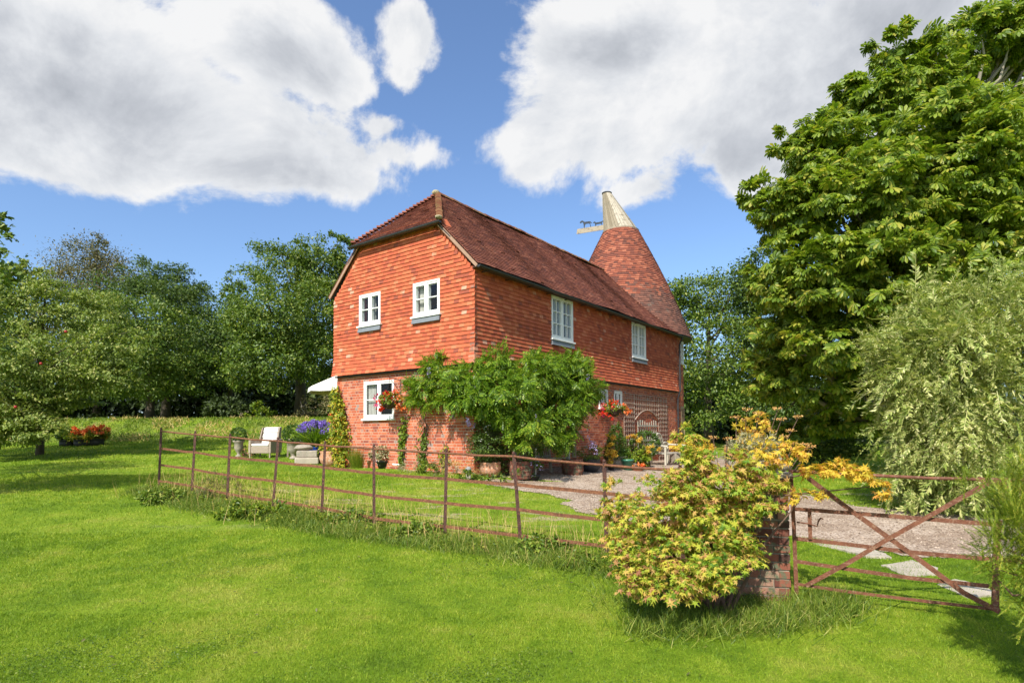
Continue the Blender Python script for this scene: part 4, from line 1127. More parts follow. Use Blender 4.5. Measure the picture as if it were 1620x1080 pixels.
t = potted(587, 737, 'small_terracotta_pot', 'small terracotta pot with white flowers below the lower gable window', 'flower pot', .14, .24, TERRAR)
foliage('leaves', [(0,0,.36),(-.15,0,.4)], [(.2,.18,.17),(.14,.1,.1)], 420, .06, T_DIA, L_GREY, t); foliage('flowers', (0,0,.40), (.2,.18,.16), 40, .045, T_DIA, P_WHT, t)
t = potted(606, 738, 'black_pot', 'black pot of grey leaved plants with white flowers below the gable window', 'flower pot', .20, .2, BLACKP)
foliage('leaves', (0,0,.36), (.3,.25,.22), 800, .07, T_DIA, L_GREY, t); foliage('flowers', (0,0,.3), (.28,.25,.2), 50, .05, T_DIA, P_WHT, t)
t = thing('low_herb', 'low green herb growing against the brick wall right of the black pot', 'plant', G(628, 738)); foliage('leaves', [(0,0,.2),(.25,.1,.15)], [(.25,.2,.2),(.2,.15,.15)], 800, .06, T_DIA, L_MID, t)
# border plants along the gable under the climbers
bs = [(655,745,'grey leaved border plant at the foot of the brick wall by the hose',L_GREY,.28,.22), (676,748,'pale green border plant under the second climber',L_YG,.2,.16), (700,752,'feathery border plant of reddish stems left of the house corner',L_OLIVE,.3,.22), (725,755,'tangled dry border plant beside the house corner',L_STRAW,.32,.25)]
for (x, y, lb, m_, r_, h_) in bs:
    t = thing('border_plant', lb, 'plant', G(x, y)); foliage('leaves', (0,0,h_*.8), (r_*1.4,r_,h_), 700, .06, T_NAR if m_ is not L_YG else T_DIA, m_, t)
# pipe / hose along the wall foot
A = G(620, 741); Bp = G(708, 741); mb = MB(); P = []
for i in range(12):
    k = i/11; q = A+(Bp-A)*k-A; q[2] = .10+.05*(k-.5)**2*4; P.append(q)
t = thing('garden_hose', 'white hose lying along the foot of the gable wall below the climbers', 'hose', A); mb.tube(P, .024, 8); mb.build('tube', WHITE, t, smooth=True)
t = thing('garden_lamp', 'small spike lamp in the border by the house corner', 'lamp', G(740, 757)); mb = MB(); mb.box(-.05,.05,-.05,.05,0,.16); mb.build('post', STONE, t); mb = MB(); mb.lathe([(.05,0),(.07,.02),(.07,.09),(.02,.13)], 12, (0,0,.16)); mb.build('lamp_head', mat('dull metal', (.3,.3,.28), .4, .1, 5), t)
# the pot with a large shrub at the corner
t = potted(775, 754, 'wide_terracotta_pot', 'wide rounded terracotta pot with leafy shrub below the wisteria corner', 'flower pot', .25, .33, TERRA, 'belly')
foliage('shrub', [(-.1,0,.8),(.1,.1,.6),(-.15,0,1.1),(.3,0,.45),(.35,-.1,.15)], [(.5,.4,.4),(.5,.4,.35),(.35,.3,.3),(.25,.2,.3),(.2,.2,.2)], 5200, .05, T_DIA, L_DARK, t, clumps=160)
foliage('blossom', (-.1,0,.85), (.5,.4,.4), 40, .05, T_DIA, P_WHT, t)
t = thing('foot_weeds', 'green weeds growing around the wide terracotta pot', 'plant', G(770, 762)); foliage('leaves', [(-.45,0,.1),(.45,0,.12),(0,-.05,.05)], [(.25,.2,.14),(.3,.2,.16),(.4,.15,.08)], 900, .06, T_DIA, L_MID, t)
# half barrels / brick coloured planters under the bench arbour
def barrel(px, py, lb, plant=True):
    p = G(px, py); t = thing('planter_tub', lb, 'planter', p, 0, 'round tubs either side of the bench'); r, h = .28, .42
    mb = MB(); n = 24; 
    for i in range(n):
        a = 2*pi*i/n; b = a+2*pi/n*.95
        for qi, (z0, z1) in enumerate(((0, .075), (.083, .158), (.166, .241), (.249, .324), (.332, .41))):
            r0 = r*(.93+.09*sin(pi*z0/h)); r1 = r*(.93+.09*sin(pi*z1/h)); q = a+.13*(qi % 2); w = b+.13*(qi % 2)
            mb.box8([(cos(q)*(r0-.03), sin(q)*(r0-.03), z0), (cos(q)*r0, sin(q)*r0, z0), (cos(w)*r0, sin(w)*r0, z0), (cos(w)*(r0-.03), sin(w)*(r0-.03), z0), (cos(q)*(r1-.03), sin(q)*(r1-.03), z1), (cos(q)*r1, sin(q)*r1, z1), (cos(w)*r1, sin(w)*r1, z1), (cos(w)*(r1-.03), sin(w)*(r1-.03), z1)])
    mb.build('tub', PBRICK, t); mb = MB(); mb.lathe([(r*.9, 0), (r*.92, h*.9), (.01, h*.93)], 20); mb.build('soil', SOIL, t)
    if plant: foliage('plant', (0,0,.55), (.35,.35,.25), 900, .05, T_DIA, L_DARK, t)
    return t
barrel(824, 757, 'round brick patterned tub with a dark plant left of the bench')
barrel(905, 752, 'round brick patterned tub with a timber upright right of the bench', False)
t = thing('timber_post', 'short damp timber post standing in the tub right of the bench', 'post', G(908, 749)+np.array([0, .12, .40])); mb = MB(); mb.box(-.06,.06,-.05,.05,0,.42); mb.build('post', WOODD, t)
t = potted(843, 761, 'pink_flower_pot', 'small low pot of pink flowers in front of the left tub', 'flower pot', .15, .14, BLACKP, 'taper'); foliage('leaves', (0,0,.28), (.2,.2,.2), 320, .05, T_DIA, L_DARK, t); foliage('flowers', (0,0,.34), (.2,.2,.18), 60, .04, T_DIA, P_LIL, t)
t = potted(932, 748, 'dark_pot', 'dark round pot of arching greenery right of the bench', 'flower pot', .30, .36, BLACKP, 'belly'); foliage('leaves', [(0,0,.5),(.2,0,.6)], [(.5,.4,.16),(.2,.2,.16)], 1100, .08, T_NAR, L_MID, t)
t = potted(975, 742, 'stone_planter', 'grey planter holding a clipped green cone by the long wall', 'planter', .34, .36, STONE, 'straight')
cz = [(0,0,.36+.12*i) for i in range(9)]; cr_ = [(.40*(1-i/10.5)**.8,)*2+(.12,) for i in range(9)]
foliage('topiary_cone', cz, cr_, 6500, .042, T_DIA, L_BOX, t, clumps=520, sg=.12, shell=.95, flat=1, up=.3)
t = potted(992, 746, 'green_pot', 'green glazed pot with bright leaves in front of the trellis', 'flower pot', .18, .34, GREENP, 'taper'); foliage('leaves', (0,0,.42), (.2,.2,.14), 350, .06, T_DIA, L_YG, t)
t = potted(966, 746, 'gold_shrub', 'narrow golden yellow upright shrub in a pot left of the topiary cone', 'shrub', .12, .2, BLACKP); foliage('leaves', [(-.05,0,.5),(-.02,0,.95)], [(.13,.13,.4),(.10,.1,.4)], 700, .06, T_DIA, L_GOLD, t)
t = potted(1020, 737, 'shrub_pot', 'pot with a round dark box ball in front of the trellis', 'flower pot', .25, .3, STONE, 'straight'); foliage('ball_shrub', (0,0,.70), (.48,.48,.44), 3800, .05, T_DIA, L_BOX, t, **BALL)
t = thing('lime_hosta', 'lime green leafy plant in front of the round box ball', 'plant', G(1006, 740)); foliage('leaves', [(0,0,.35),(.2,-.1,.2)], [(.42,.35,.3),(.3,.25,.2)], 900, .11, T_OV, L_YG, t)
t = potted(1008, 747, 'red_dish', 'low red dish of orange flowers on the gravel', 'flower pot', .20, .10, TERRAR); foliage('flowers', (0,0,.15), (.22,.2,.08), 220, .06, T_DIA, P_ORG, t)
t = thing('orange_shrub', 'orange leaved shrub spreading in front of the arched bench', 'shrub', G(1030, 745)+np.array([.1,.6,0])); foliage('leaves', [(-.5,0,1.0),(-.25,-.1,.85),(.05,-.2,.65)], [(.2,.2,.10),(.22,.2,.12),(.22,.2,.12)], 380, .075, T_MAPLE, L_GOLD, t); mb = MB(); mb.tube([(0,0,0),(-.05,-.05,.5),(-.3,0,1.0)], [.02,.015,.008], 6); mb.build('stem', BARKR, t)
p = G(1095, 735); t = thing('stone_trough', 'long stone trough of orange foliage right of the arched bench', 'trough', p, .25); mb = MB(); mb.box(-.9,.9,-.3,.3,0,.40); mb.build('trough', STONE, t, bevel=.03)
foliage('leaves', [(-.3,0,.7),(0,0,.6)], [(.7,.4,.35),(.8,.4,.2)], 1300, .12, T_MAPLE, L_GOLD, t)
# geraniums under the bank
for (x, y, lb, r_) in ((108,697,'black tub of trailing green leaves at the foot of the grass bank',0), (131,697,'left one of two tubs of orange geraniums below the grass bank',1), (150,696,'right one of two tubs of orange geraniums below the grass bank',1)):
    t = potted(x, y, 'geranium_tub' if r_ else 'black_pot', lb, 'flower pot', .34, .28, BLACKP, 'straight')
    foliage('leaves', (0,0,.40), (.5,.4,.26), 900, .11, T_OV, L_CREEP if r_ else L_MID, t)
    if r_:
        for q in range(1): foliage('flowers', [(-.25,-.1,.68),(.25,-.1,.72),(0,-.25,.60)], [(.28,.2,.13)]*3, 700, .09, T_OV, P_ORG, t)
# hanging baskets
def hbasket(fn, s, d, z, px_side, lb, br=.20, seed=1, zb=.55):
    """bracket on the wall at s; fn gives house coordinates"""
    top = np.array(fn(s, 0, z)); w = hw(top[0], top[1], top[2]+HB)
    tb = np.array(fn(s, d, z)); w2 = hw(tb[0], tb[1], tb[2]+HB); off = w2-w; e = unit(off)
    t = thing('hanging_basket', lb, 'hanging basket', w)
    mb = MB(); mb.bar((0,0,-.02), (0,0,-.42), .02); mb.tube([(0,0,-.05), tuple(off*1.08)], .009, 6); mb.tube([(0,0,-.40), tuple(off*.45+np.array([0,0,-.22])), tuple(off*.9+np.array([0,0,-.05]))], .007, 6); mb.build('bracket', DARK, t)
    c = off+np.array([0,0,-zb])
    mb = MB(); mb.lathe([(br*.2,-br*.95),(br*.7,-br*.7),(br*.95,-br*.3),(br,0),(br*.9,.0),(.01,-.03)], 18, tuple(c)); mb.build('basket', BASK, t)
    mb = MB()
    for k in range(3): a = 2*pi*k/3; mb.tube([tuple(c+np.array([br*cos(a), br*sin(a), 0])), tuple(off+np.array([0,0,-.02]))], .003, 4)
    mb.build('chain', DARK, t)
    foliage('leaves', c+np.array([0,0,.06]), (br*1.6,br*1.4,br*.9), 600, .06, T_OV, L_YG, t)
    foliage('red_flowers', [c+np.array([-br*.9,0,.06]), c+np.array([-br*1.2,0,-.1]), c+np.array([0,-.1,.14]), c+np.array([-br*.6,-.1,-.22])], [(br*.8,br*.7,br*.6)]*3+[(br*.4,br*.4,br*.5)], 260, .075, T_OV, P_RED, t, clumps=26, sg=.2)
    foliage('orange_flowers', [c+np.array([br*.6,0,.10]), c+np.array([br*1.3,0,-.05])], [(br*.9,br*.8,br*.7)]*2, 170, .075, T_OV, P_ORG, t, clumps=18, sg=.2)
    foliage('pink_flowers', c+np.array([-br*1.5,0,.02]), (br*.4,br*.5,br*.9), 50, .06, T_OV, P_PINK, t, clumps=8, sg=.2)
hbasket(FR, 2.52, .38, 2.50, 0, 'hanging basket of scarlet and orange geraniums right of the lower gable window', .21, zb=.62)
hbasket(RT, 6.45, .42, 2.40, 0, 'hanging basket of red and pink flowers on the long wall by the small windows', .24, zb=.62)
hbasket(LF, .35, .40, 1.95, 0, 'small hanging basket of red flowers under the parasol at the left house corner', .15, zb=.45)

# climbers on the walls
def climber(name, label, s0, pts, w, n, m_, size=.07, thick=.10, fnn=FR, stems=True, cat='climber', tm=T_OV):
    """pts: list of (s,z,halfwidth) up the wall"""
    base = np.array(fnn(s0, .1, 0)); wb = hw(base[0], base[1], HB); wb[2] = float(ground(wb[0], wb[1]))
    t = thing(name, label, cat, wb, wall_rz)
    def L(s, d, z): q = np.array(fnn(s, d, z)); return np.array([q[0]-base[0], q[1]-base[1], z+HB-wb[2]])
    if stems:
        mb = MB()
        for q in range(3): mb.tube([L(s+random.uniform(-.4,.4)*hw2, .04, z) for (s, z, hw2) in pts], [.012-.006*i/len(pts) for i in range(len(pts))], 5)
        mb.build('stem', BARK, t)
    zs = [p[1] for p in pts]; z = R.uniform(zs[0], zs[-1], n); s = np.interp(z, zs, [p[0] for p in pts])+R.normal(size=n)*.5*np.interp(z, zs, [p[2] for p in pts])
    d = .03+R.random(n)**1.5*thick*2
    if fnn is FR: P = np.stack([-d-base[0], s-base[1], z+HB-wb[2]], 1); Nn = np.array([-1, 0, .35])
    elif fnn is LF: P = np.stack([s-base[0], LW+d-base[1], z+HB-wb[2]], 1); Nn = np.array([0, 1, .35])
    else: P = np.stack([s-base[0], -d-base[1], z+HB-wb[2]], 1); Nn = np.array([0, -1, .35])
    # gather into loose tufts
    k = max(6, n//22); ci = R.integers(0, k, n); P = P*.45+P[ci]*.55
    link('leaves', scatter('leaves', P, unit(R.normal(size=(n,3))*.7+np.array([0,0,-.5])), Nn+R.normal(size=(n,3))*.45, size*(1+R.uniform(-.35,.35,n)), tm, m_), t)
    return t
climber('corner_creeper', 'yellow green creeper climbing the left corner of the gable wall', 5.0, [(4.9,-.1,.45),(4.95,.7,.50),(4.85,1.3,.35),(4.95,1.9,.22),(5.1,2.45,.10)], 1, 3300, L_CREEP, .085, .16)
climber('wall_climber', 'sparse green climber on the brick right of the lower gable window', 2.35, [(2.5,0,.12),(2.4,.6,.18),(2.5,1.1,.22),(2.2,1.5,.25)], 1, 300, L_YG, .085, .06)
climber('leggy_climber', 'thin climber with dry stems on the brick below the wisteria edge', 1.6, [(1.6,0,.12),(1.7,.6,.15),(1.55,1.2,.2),(1.75,1.5,.3)], 1, 260, L_MID, .075, .06)
climber('young_climber', 'young pale climber under the wisteria near the house corner', .9, [(.9,0,.12),(.95,.4,.15),(.9,.8,.15)], 1, 130, L_CREEP, .07, .05)
climber('kiln_ivy', 'pale ivy edging the round kiln wall behind the downpipe', 5.0, [(4.9,-.1,.45),(5.1,2.45,.10)], 1, 10, L_CREEP) if False else None

# ================================================================== WISTERIA
wb0 = wall_xy(.25, -.25)
wis = thing('wisteria', 'large green wisteria with lilac flowers sprawling round the corner of the house', 'climber', wb0)
def BL(px, py, D, rx, ry, rd=None):
    """ellipsoid of foliage: centre and radii in metres for an outline measured in the photograph"""
    c = at(px, py, D); k = D/F; return (c, np.array([rx*k, (rd if rd else (rx+ry)/2*k), ry*k]))
def blobs(lst, base):
    bl = [BL(*b) for b in lst]; return np.array([b[0] for b in bl])-base, np.array([b[1] for b in bl])
wl = [(695,596,14.6,36,24,.35),(676,624,14.6,22,20,.3),(740,596,13.8,46,22,.5),(755,624,13.6,50,26,.55),(790,572,13.9,26,18,.4),(810,616,13.6,46,38,.6),(850,594,14.6,40,32,.6),(830,664,13.6,40,18,.5),(890,604,15.6,46,34,.6),(880,645,15.2,44,30,.6),(905,574,16.0,28,16,.4),(860,570,15.3,24,14,.3),(918,630,16.2,26,38,.4),(770,650,13.7,30,12,.3),(885,680,15.4,34,14,.4),(690,572,14.7,18,12,.3),(835,690,13.5,40,15,.4),(872,698,14.9,34,12,.35),(720,624,14.0,26,20,.3),(935,610,16.6,16,26,.25),(655,615,15.1,14,18,.15)]
c_, r_ = blobs(wl, wb0)
foliage('foliage', c_, r_, 9500, .22, T_PIN, L_WIST, wis, clumps=760, sg=.15, out=.6, up=.7, shell=.35, droop=.30)
P, D, N, cc, bi = leaf_cloud(c_, r_, 30, .1, clumps=30, sg=.02, shell=1)
PP = []
for p in P[:24]:
    L = random.uniform(.12, .30)
    for q in range(26): k = random.random(); PP.append(p+np.array([random.gauss(0,.03)*(1-k*.7), random.gauss(0,.03)*(1-k*.7)-.05, -.12-L*k]))
for (px, py, Dp) in ((930,690,15.6),(938,700,15.6)):
    p = at(px, py, Dp)-wb0
    for q in range(40): k = random.random(); PP.append(p+np.array([random.gauss(0,.03)+k*.1, random.gauss(0,.03), -.35*k]))
PP = np.array(PP); link('flowers', scatter('flowers', PP, rnd_dir(len(PP)), rnd_dir(len(PP)), .05, T_DIA, P_LIL), wis)
mb = MB()
for (px, py, Dp) in ((700,610,14.5),(760,620,14.2),(820,600,14.4),(880,610,15.6),(910,590,16.2),(850,670,14.9)):
    e = at(px, py, Dp)-wb0; mb.tube([(0,0,0), (.05,.1,.9), (e[0]*.4, e[1]*.4+.1, 1.6), tuple(e)], [.05,.042,.03,.012], 7)
mb.build('stem', BARK, wis)

# ================================================================== TREES
def limbs(mb, base, targets, r0, h0, hmax, n=8, wob_=.25):
    """trunk and limbs to the given tips (all in the thing's own axes)"""
    base = np.array(base, float); top = np.array([base[0]+random.uniform(-.3,.3), base[1], hmax*.86])
    tr_ = [base+(top-base)*k+np.array([random.uniform(-1,1), random.uniform(-1,1), 0])*wob_*k*(1-k)*1.6 for k in np.linspace(0, 1, 7)]
    mb.tube(tr_, [r0*(1.25 if i == 0 else 1)*(1-.85*i/6) for i in range(7)], 10)
    for t in targets:
        t = np.array(t, float)
        if t[2] < h0*1.5: continue
        zz = max(h0, min(t[2]*.75-.1, hmax*.7)); k = zz/(hmax*.86); k = min(max(k, .08), .95)
        f = k*6; i = int(min(f, 5)); s = tr_[i]+(tr_[i+1]-tr_[i])*(f-i); m1 = s+(t-s)*.4+np.array([0, 0, -.08*np.linalg.norm(t-s)])+np.random.default_rng(int(abs(t[0]*97)) % 999).normal(size=3)*.06*np.linalg.norm(t-s); m2 = s+(t-s)*.72+R.normal(size=3)*.05*np.linalg.norm(t-s)
        rr = r0*(.42-.25*k); mb.tube([s, m1, m2, t], [rr, rr*.7, rr*.42, rr*.12], 6, cap=False)
def tree(name, label, base, lst, n, size, tm, m_, bark, r0=.2, clumps=None, nl=26, group=None, h0=1.2, cat='tree', cname='crown', **k):
    base = np.array(base, float); t = thing(name, label, cat, base, 0, group)
    c, r = blobs(lst, base)
    if base[1] > 30 and cname == 'crown': r[:, 1] *= 1.5; low_ = c[:, 2]-r[:, 2] < 4.5; c[low_, 1] -= 1.6
    P, D, N, cc, bi = leaf_cloud(c, r, n, size, clumps=clumps, **k)
    link(cname, scatter(cname, P, D, N, size*(1+R.uniform(-.35, .35, n)), tm, m_), t)
    mb = MB(); sel = R.choice(len(cc), min(nl, len(cc)), replace=False)
    limbs(mb, (0, 0, -.3), cc[sel], r0, h0, max(c[:, 2]+r[:, 2]*.7)); mb.build('trunk', bark, t, smooth=True)
    return t
FG = 'trees behind the lawn bank'
def base_at(px, D): p = at(px, 684, D); return gp(p[0], p[1])
# far woodland that closes the view low down
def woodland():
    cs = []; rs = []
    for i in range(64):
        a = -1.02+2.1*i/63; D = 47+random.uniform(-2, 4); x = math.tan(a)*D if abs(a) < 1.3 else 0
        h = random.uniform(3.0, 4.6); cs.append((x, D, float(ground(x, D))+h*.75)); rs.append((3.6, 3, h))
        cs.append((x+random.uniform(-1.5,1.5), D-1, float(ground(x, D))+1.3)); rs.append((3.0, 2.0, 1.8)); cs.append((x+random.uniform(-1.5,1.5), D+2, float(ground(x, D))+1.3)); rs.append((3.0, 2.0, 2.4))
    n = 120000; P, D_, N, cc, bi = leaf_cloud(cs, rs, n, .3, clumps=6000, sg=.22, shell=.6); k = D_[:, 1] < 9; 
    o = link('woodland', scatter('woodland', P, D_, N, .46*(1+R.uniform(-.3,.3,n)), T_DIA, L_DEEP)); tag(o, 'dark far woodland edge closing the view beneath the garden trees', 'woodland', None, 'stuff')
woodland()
tk = dict(sg=.135, shell=.5, flat=.55, up=.8)
tree('thin_conifer', 'thin topped brownish green tree with spiky crown behind the apple tree', base_at(152, 47), [(152,440,47,60,60),(150,400,47,34,30),(158,382,47,10,22),(105,430,47,24,24),(200,440,47,30,34),(160,520,47,70,60)], 28000, .15, T_DIA, L_OLIVE, BARK, .3, 700, sg=.16, shell=.2, up=.5)
tree('maple_tree', 'dark green maple tree with two rounded tops left of the tall garden tree', base_at(262, 43), [(235,440,43,40,36),(285,450,43,36,40),(250,500,42,80,60),(310,500,42,34,50),(260,570,42,95,50)], 30000, .20, T_MAPLE, L_DARK, BARK, .32, 330, h0=4, **tk)
tree('lime_leaved_tree', 'lighter green broad tree in front of the dark maple tree', base_at(235, 36), [(235,510,36,60,44),(205,560,36,60,48),(280,545,36,55,55),(250,590,36,80,34),(330,580,37,40,40)], 30000, .17, T_DIA, L_MID, BARK, .28, 300, h0=4, **tk)
tree('slender_tree', 'slender gap filled tree between the maple tree and the tall garden tree', base_at(365, 42), [(370,500,42,34,42),(372,450,42,14,24),(350,545,42,44,44),(390,560,42,44,50),(340,590,42,40,24)], 20000, .18, T_DIA, L_DARK, BARK, .22, 300, h0=3, sg=.16, shell=.3, flat=.6, up=.7)
tree('tall_garden_tree', 'tall dense round green tree just left of the house', base_at(475, 36), [(450,430,36,54,46),(510,420,36,44,44),(540,390,36,24,26),(480,400,36,22,20),(465,500,35,74,56),(530,500,36,46,60),(450,570,34,70,44),(520,570,35,50,40),(430,520,35,45,40),(410,590,35,40,22),(545,450,37,30,50)], 60000, .16, T_DIA, L_MID, BARK, .36, 560, nl=40, h0=4, **tk)
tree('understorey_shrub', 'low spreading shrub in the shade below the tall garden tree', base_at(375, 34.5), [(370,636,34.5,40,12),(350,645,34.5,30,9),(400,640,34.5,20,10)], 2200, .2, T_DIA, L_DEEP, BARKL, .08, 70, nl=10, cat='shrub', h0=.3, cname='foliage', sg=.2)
tree('bank_shrub', 'small pale yellow green shrub on top of the bank near the parasol', base_at(415, 33), [(418,650,33,14,9),(408,642,33,7,12),(392,652,33,6,5)], 500, .16, T_DIA, L_YG, BARKL, .04, 30, nl=6, cat='shrub', h0=.2, cname='foliage', sg=.25)
tree('flower_border_shrub', 'reddish flowering border shrub in the shade behind the parasol', base_at(480, 33), [(478,650,33,16,6),(500,640,33,24,14),(530,640,32,20,22)], 1400, .14, T_DIA, L_OLIVE, BARKL, .04, 50, nl=6, cat='shrub', h0=.2, cname='foliage', sg=.25)
tree('hidden_lawn_tree', 'dark spreading tree far left behind the apple tree', base_at(60, 44), [(60,480,44,80,50),(20,560,44,90,60),(110,580,44,70,50),(-60,500,44,90,90)], 16000, .24, T_DIA, L_DARK, BARK, .3, 360, **tk)
# apple tree
at_ = tree('apple_tree', 'bushy apple tree with a few red apples at the left edge of the lawn', base_at(62, 22.5), [(60,480,22,80,44),(140,490,22,60,40),(30,440,22,50,40),(180,540,21,52,34),(70,560,21,110,50),(150,590,21,60,30),(30,620,21,60,40),(-60,520,22,90,110),(105,620,22,50,26),(20,665,20.5,66,28),(50,640,20.5,56,34),(55,668,20,46,20),(0,650,20,60,44),(90,650,21,24,24),(-20,640,21,60,40),(200,590,21,30,20),(22,410,22,14,30),(48,425,22,10,26),(80,445,22,12,22)], 70000, .105, T_OV, L_APP, BARK, .13, 800, nl=34, h0=1.7, sg=.14, shell=.4, flat=.4, up=1.0)
bpos = np.array(at_.location)
for i, (px, py) in enumerate(((106,516),(66,566),(25,634))):
    a = at(px, py, 19.6)-bpos; mb = MB(); mb.lathe([(.01,-.045),(.03,-.04),(.05,0),(.04,.035),(.015,.045)], 12, tuple(a)); mb.build('apple', P_APPLE, at_, smooth=True)
# near tree whose one shoot enters the frame and whose shade lies on the lawn
sb = gp(-11.0, 9.8)
tree('cherry_tree', 'garden tree at the left edge of the picture, only its leafy upright shoot in view', sb, [(-140,430,10.5,130,105),(-80,540,10.5,80,60),(-220,500,10.5,160,130),(-160,600,10.5,90,50),(-95,500,14,60,60),(-170,480,14.5,90,80),(-130,560,13.5,70,50),(4,365,9.5,9,40),(-12,430,9.5,30,50)], 22000, .09, T_OV, L_MID, BARK, .12, 520, nl=30, h0=.9, sg=.16, shell=.4, flat=.5)
# right of the house
tree('kiln_side_tree', 'broad mid green tree directly behind the round kiln', base_at(1120, 40), [(1110,470,40,56,40),(1080,500,40,30,44),(1170,480,40,50,50),(1120,560,39,70,60),(1190,560,38,60,60),(1120,640,38,70,40),(1190,640,36,60,40)], 30000, .20, T_DIA, L_MID, BARK, .34, 480, nl=20, h0=4, **tk)
tree('distant_right_tree', 'taller dark green tree between the kiln and the horse chestnut', base_at(1240, 36), [(1210,450,36,46,50),(1240,520,34,60,70),(1250,620,32,70,60),(1330,560,34,70,90)], 22000, .2, T_DIA, L_DARK, BARK, .3, 500, nl=14, **tk)
cb_ = gp(12.9, 17.6)
tree('horse_chestnut', 'huge horse chestnut tree with big hand shaped leaves filling the right side', cb_,
     [(1250,330,15.5,66,52),(1190,318,15.5,26,22),(1320,250,15.5,72,60),(1250,235,16,30,26),(1400,170,16,62,60),(1345,150,16,28,20),(1420,85,16.5,36,36),(1480,130,16.5,60,60),(1560,80,17,60,52),(1640,60,17,60,80),(1380,330,14.6,110,90),(1500,260,14.6,110,100),(1600,260,15,100,120),(1300,430,14.8,90,70),(1420,440,14.4,110,80),(1540,420,15,120,100),(1230,450,16,46,40),(1260,520,16,60,46),(1340,540,15,90,50),(1440,560,15.5,100,70),(1300,610,16.5,80,40),(1230,590,17,50,50),(1400,650,17,110,46),(1300,680,18,70,22)],
     28000, .225, T_PALM, L_CHES, BARKL, .42, 2000, nl=120, h0=1.5, sg=.105, shell=.4, flat=.30, up=1.0, out=.7, droop=.1)
tree('hedge_shrub', 'rounded dark green shrub at the edge of the far lawn under the chestnut', base_at(1300, 20), [(1290,705,20,60,26),(1340,700,20,50,30),(1240,700,20.5,30,26)], 9000, .11, T_DIA, L_MID, BARK, .08, 220, nl=10, cat='shrub', h0=.3, cname='foliage', sg=.16)
# dappled willow built of leafy arching twigs
sprs = [t_spray(30, .22, .050, a, .8, s) for a, s in ((-.25, 1), (-.45, 2), (-.10, 3))]
def sprayed(name, base, lst, n, L, m_, parent, templ, clumps, down=.35, out=.9, up=.5, sg=.13, shell=.5, jit=.45, onlyname=None):
    c, r = blobs(lst, np.array(base))
    objs = None
    P, D, N, cc, bi = leaf_cloud(c, r, n, L, clumps=clumps, sg=sg, shell=shell)
    o = unit((P-c.mean(0))*np.array([1, 1, .7])); o = unit(o*.5+unit(P-c[R.integers(0, len(c), n)]*.0-c.mean(0))*.5)
    D = unit(o*out+R.normal(size=(n, 3))*jit+np.array([0, 0, -down])); N = unit(np.array([0, 0, 1.])+R.normal(size=(n, 3))*.3)
    k = len(templ); Vs = []; Fs = []; Cs = []; off = 0
    for i, tm in enumerate(templ):
        s = slice(i, None, k); tv = np.array(tm[0]); d = D[s]; nn = unit(N[s]-d*np.sum(N[s]*d, 1, keepdims=True)); y = np.cross(nn, d); sz = (L*(1+R.uniform(-.3, .3, len(d))))[:, None, None]
        V = P[s][:, None]+sz*(tv[None, :, 0:1]*d[:, None]+tv[None, :, 1:2]*y[:, None]+tv[None, :, 2:3]*nn[:, None])
        ff = np.concatenate([np.array(f) for f in tm[1]]); m = len(d); Fs.append((ff[None]+(np.arange(m)*len(tv))[:, None]).ravel()+off); Cs.append(np.tile([len(f) for f in tm[1]], m)); Vs.append(V.reshape(-1, 3)); off += m*len(tv)
    link(name, mesh_np(name, np.concatenate(Vs), np.concatenate(Fs), np.concatenate(Cs), m_), parent); return cc
wp = gp(8.7, 11.2); wl_ = thing('dappled_willow', 'pale cream and green willow shrub with drooping twigs behind the gate', 'willow', wp)
cc = sprayed('foliage', wp, [(1490,500,10,50,40),(1560,515,9.8,80,66),(1430,540,10,50,40),(1500,570,9.6,80,70),(1600,600,9.6,90,120),(1430,620,10,44,44),(1480,680,9.6,70,70),(1560,720,9.4,80,70),(1440,740,10,36,40),(1400,545,10,24,20),(1650,520,10,80,100),(1500,770,9.8,80,30)], 6200, .30, L_WILL, wl_, sprs, 520, down=.30, out=.5, sg=.2, jit=.6)
sprayed('outer_twigs', wp, [(1490,505,10,50,40),(1570,510,9.8,80,60),(1445,550,10,36,36),(1500,600,9.6,80,80),(1450,640,10,40,50),(1470,730,9.8,80,60)], 420, .55, L_WILL, wl_, sprs, 200, down=.25, out=.7, sg=.1, shell=.95)
mb = MB(); limbs(mb, (0,0,-.2), cc[:50], .09, .3, 3.0, wob_=.3); mb.build('stems', BARKR, wl_)
# lime conifer at the right edge
sprc = [t_spray(54, .16, .022, a, .55, s) for a, s in ((.10, 5), (-.05, 6), (.2, 7))]
kp = gp(3.75, 3.75); kf = thing('lime_conifer', 'bright yellow green feathery conifer at the right edge beside the gate', 'conifer', kp)
cc = sprayed('foliage', kp, [(1690,880,3.7,70,90),(1640,850,3.8,40,60),(1655,770,3.8,50,40),(1625,930,3.8,30,50),(1680,980,3.6,50,60),(1600,800,3.9,24,26),(1650,985,3.6,28,30),(1545,770,3.9,22,18),(1575,870,3.8,22,50),(1590,820,3.8,24,34)], 4200, .105, L_CON, kf, sprc, 230, down=-.35, out=.45, sg=.2, jit=.5)
mb = MB(); limbs(mb, (0,0,-.1), cc[:30], .05, .2, 1.5, wob_=.1); mb.build('stems', BARKR, kf)
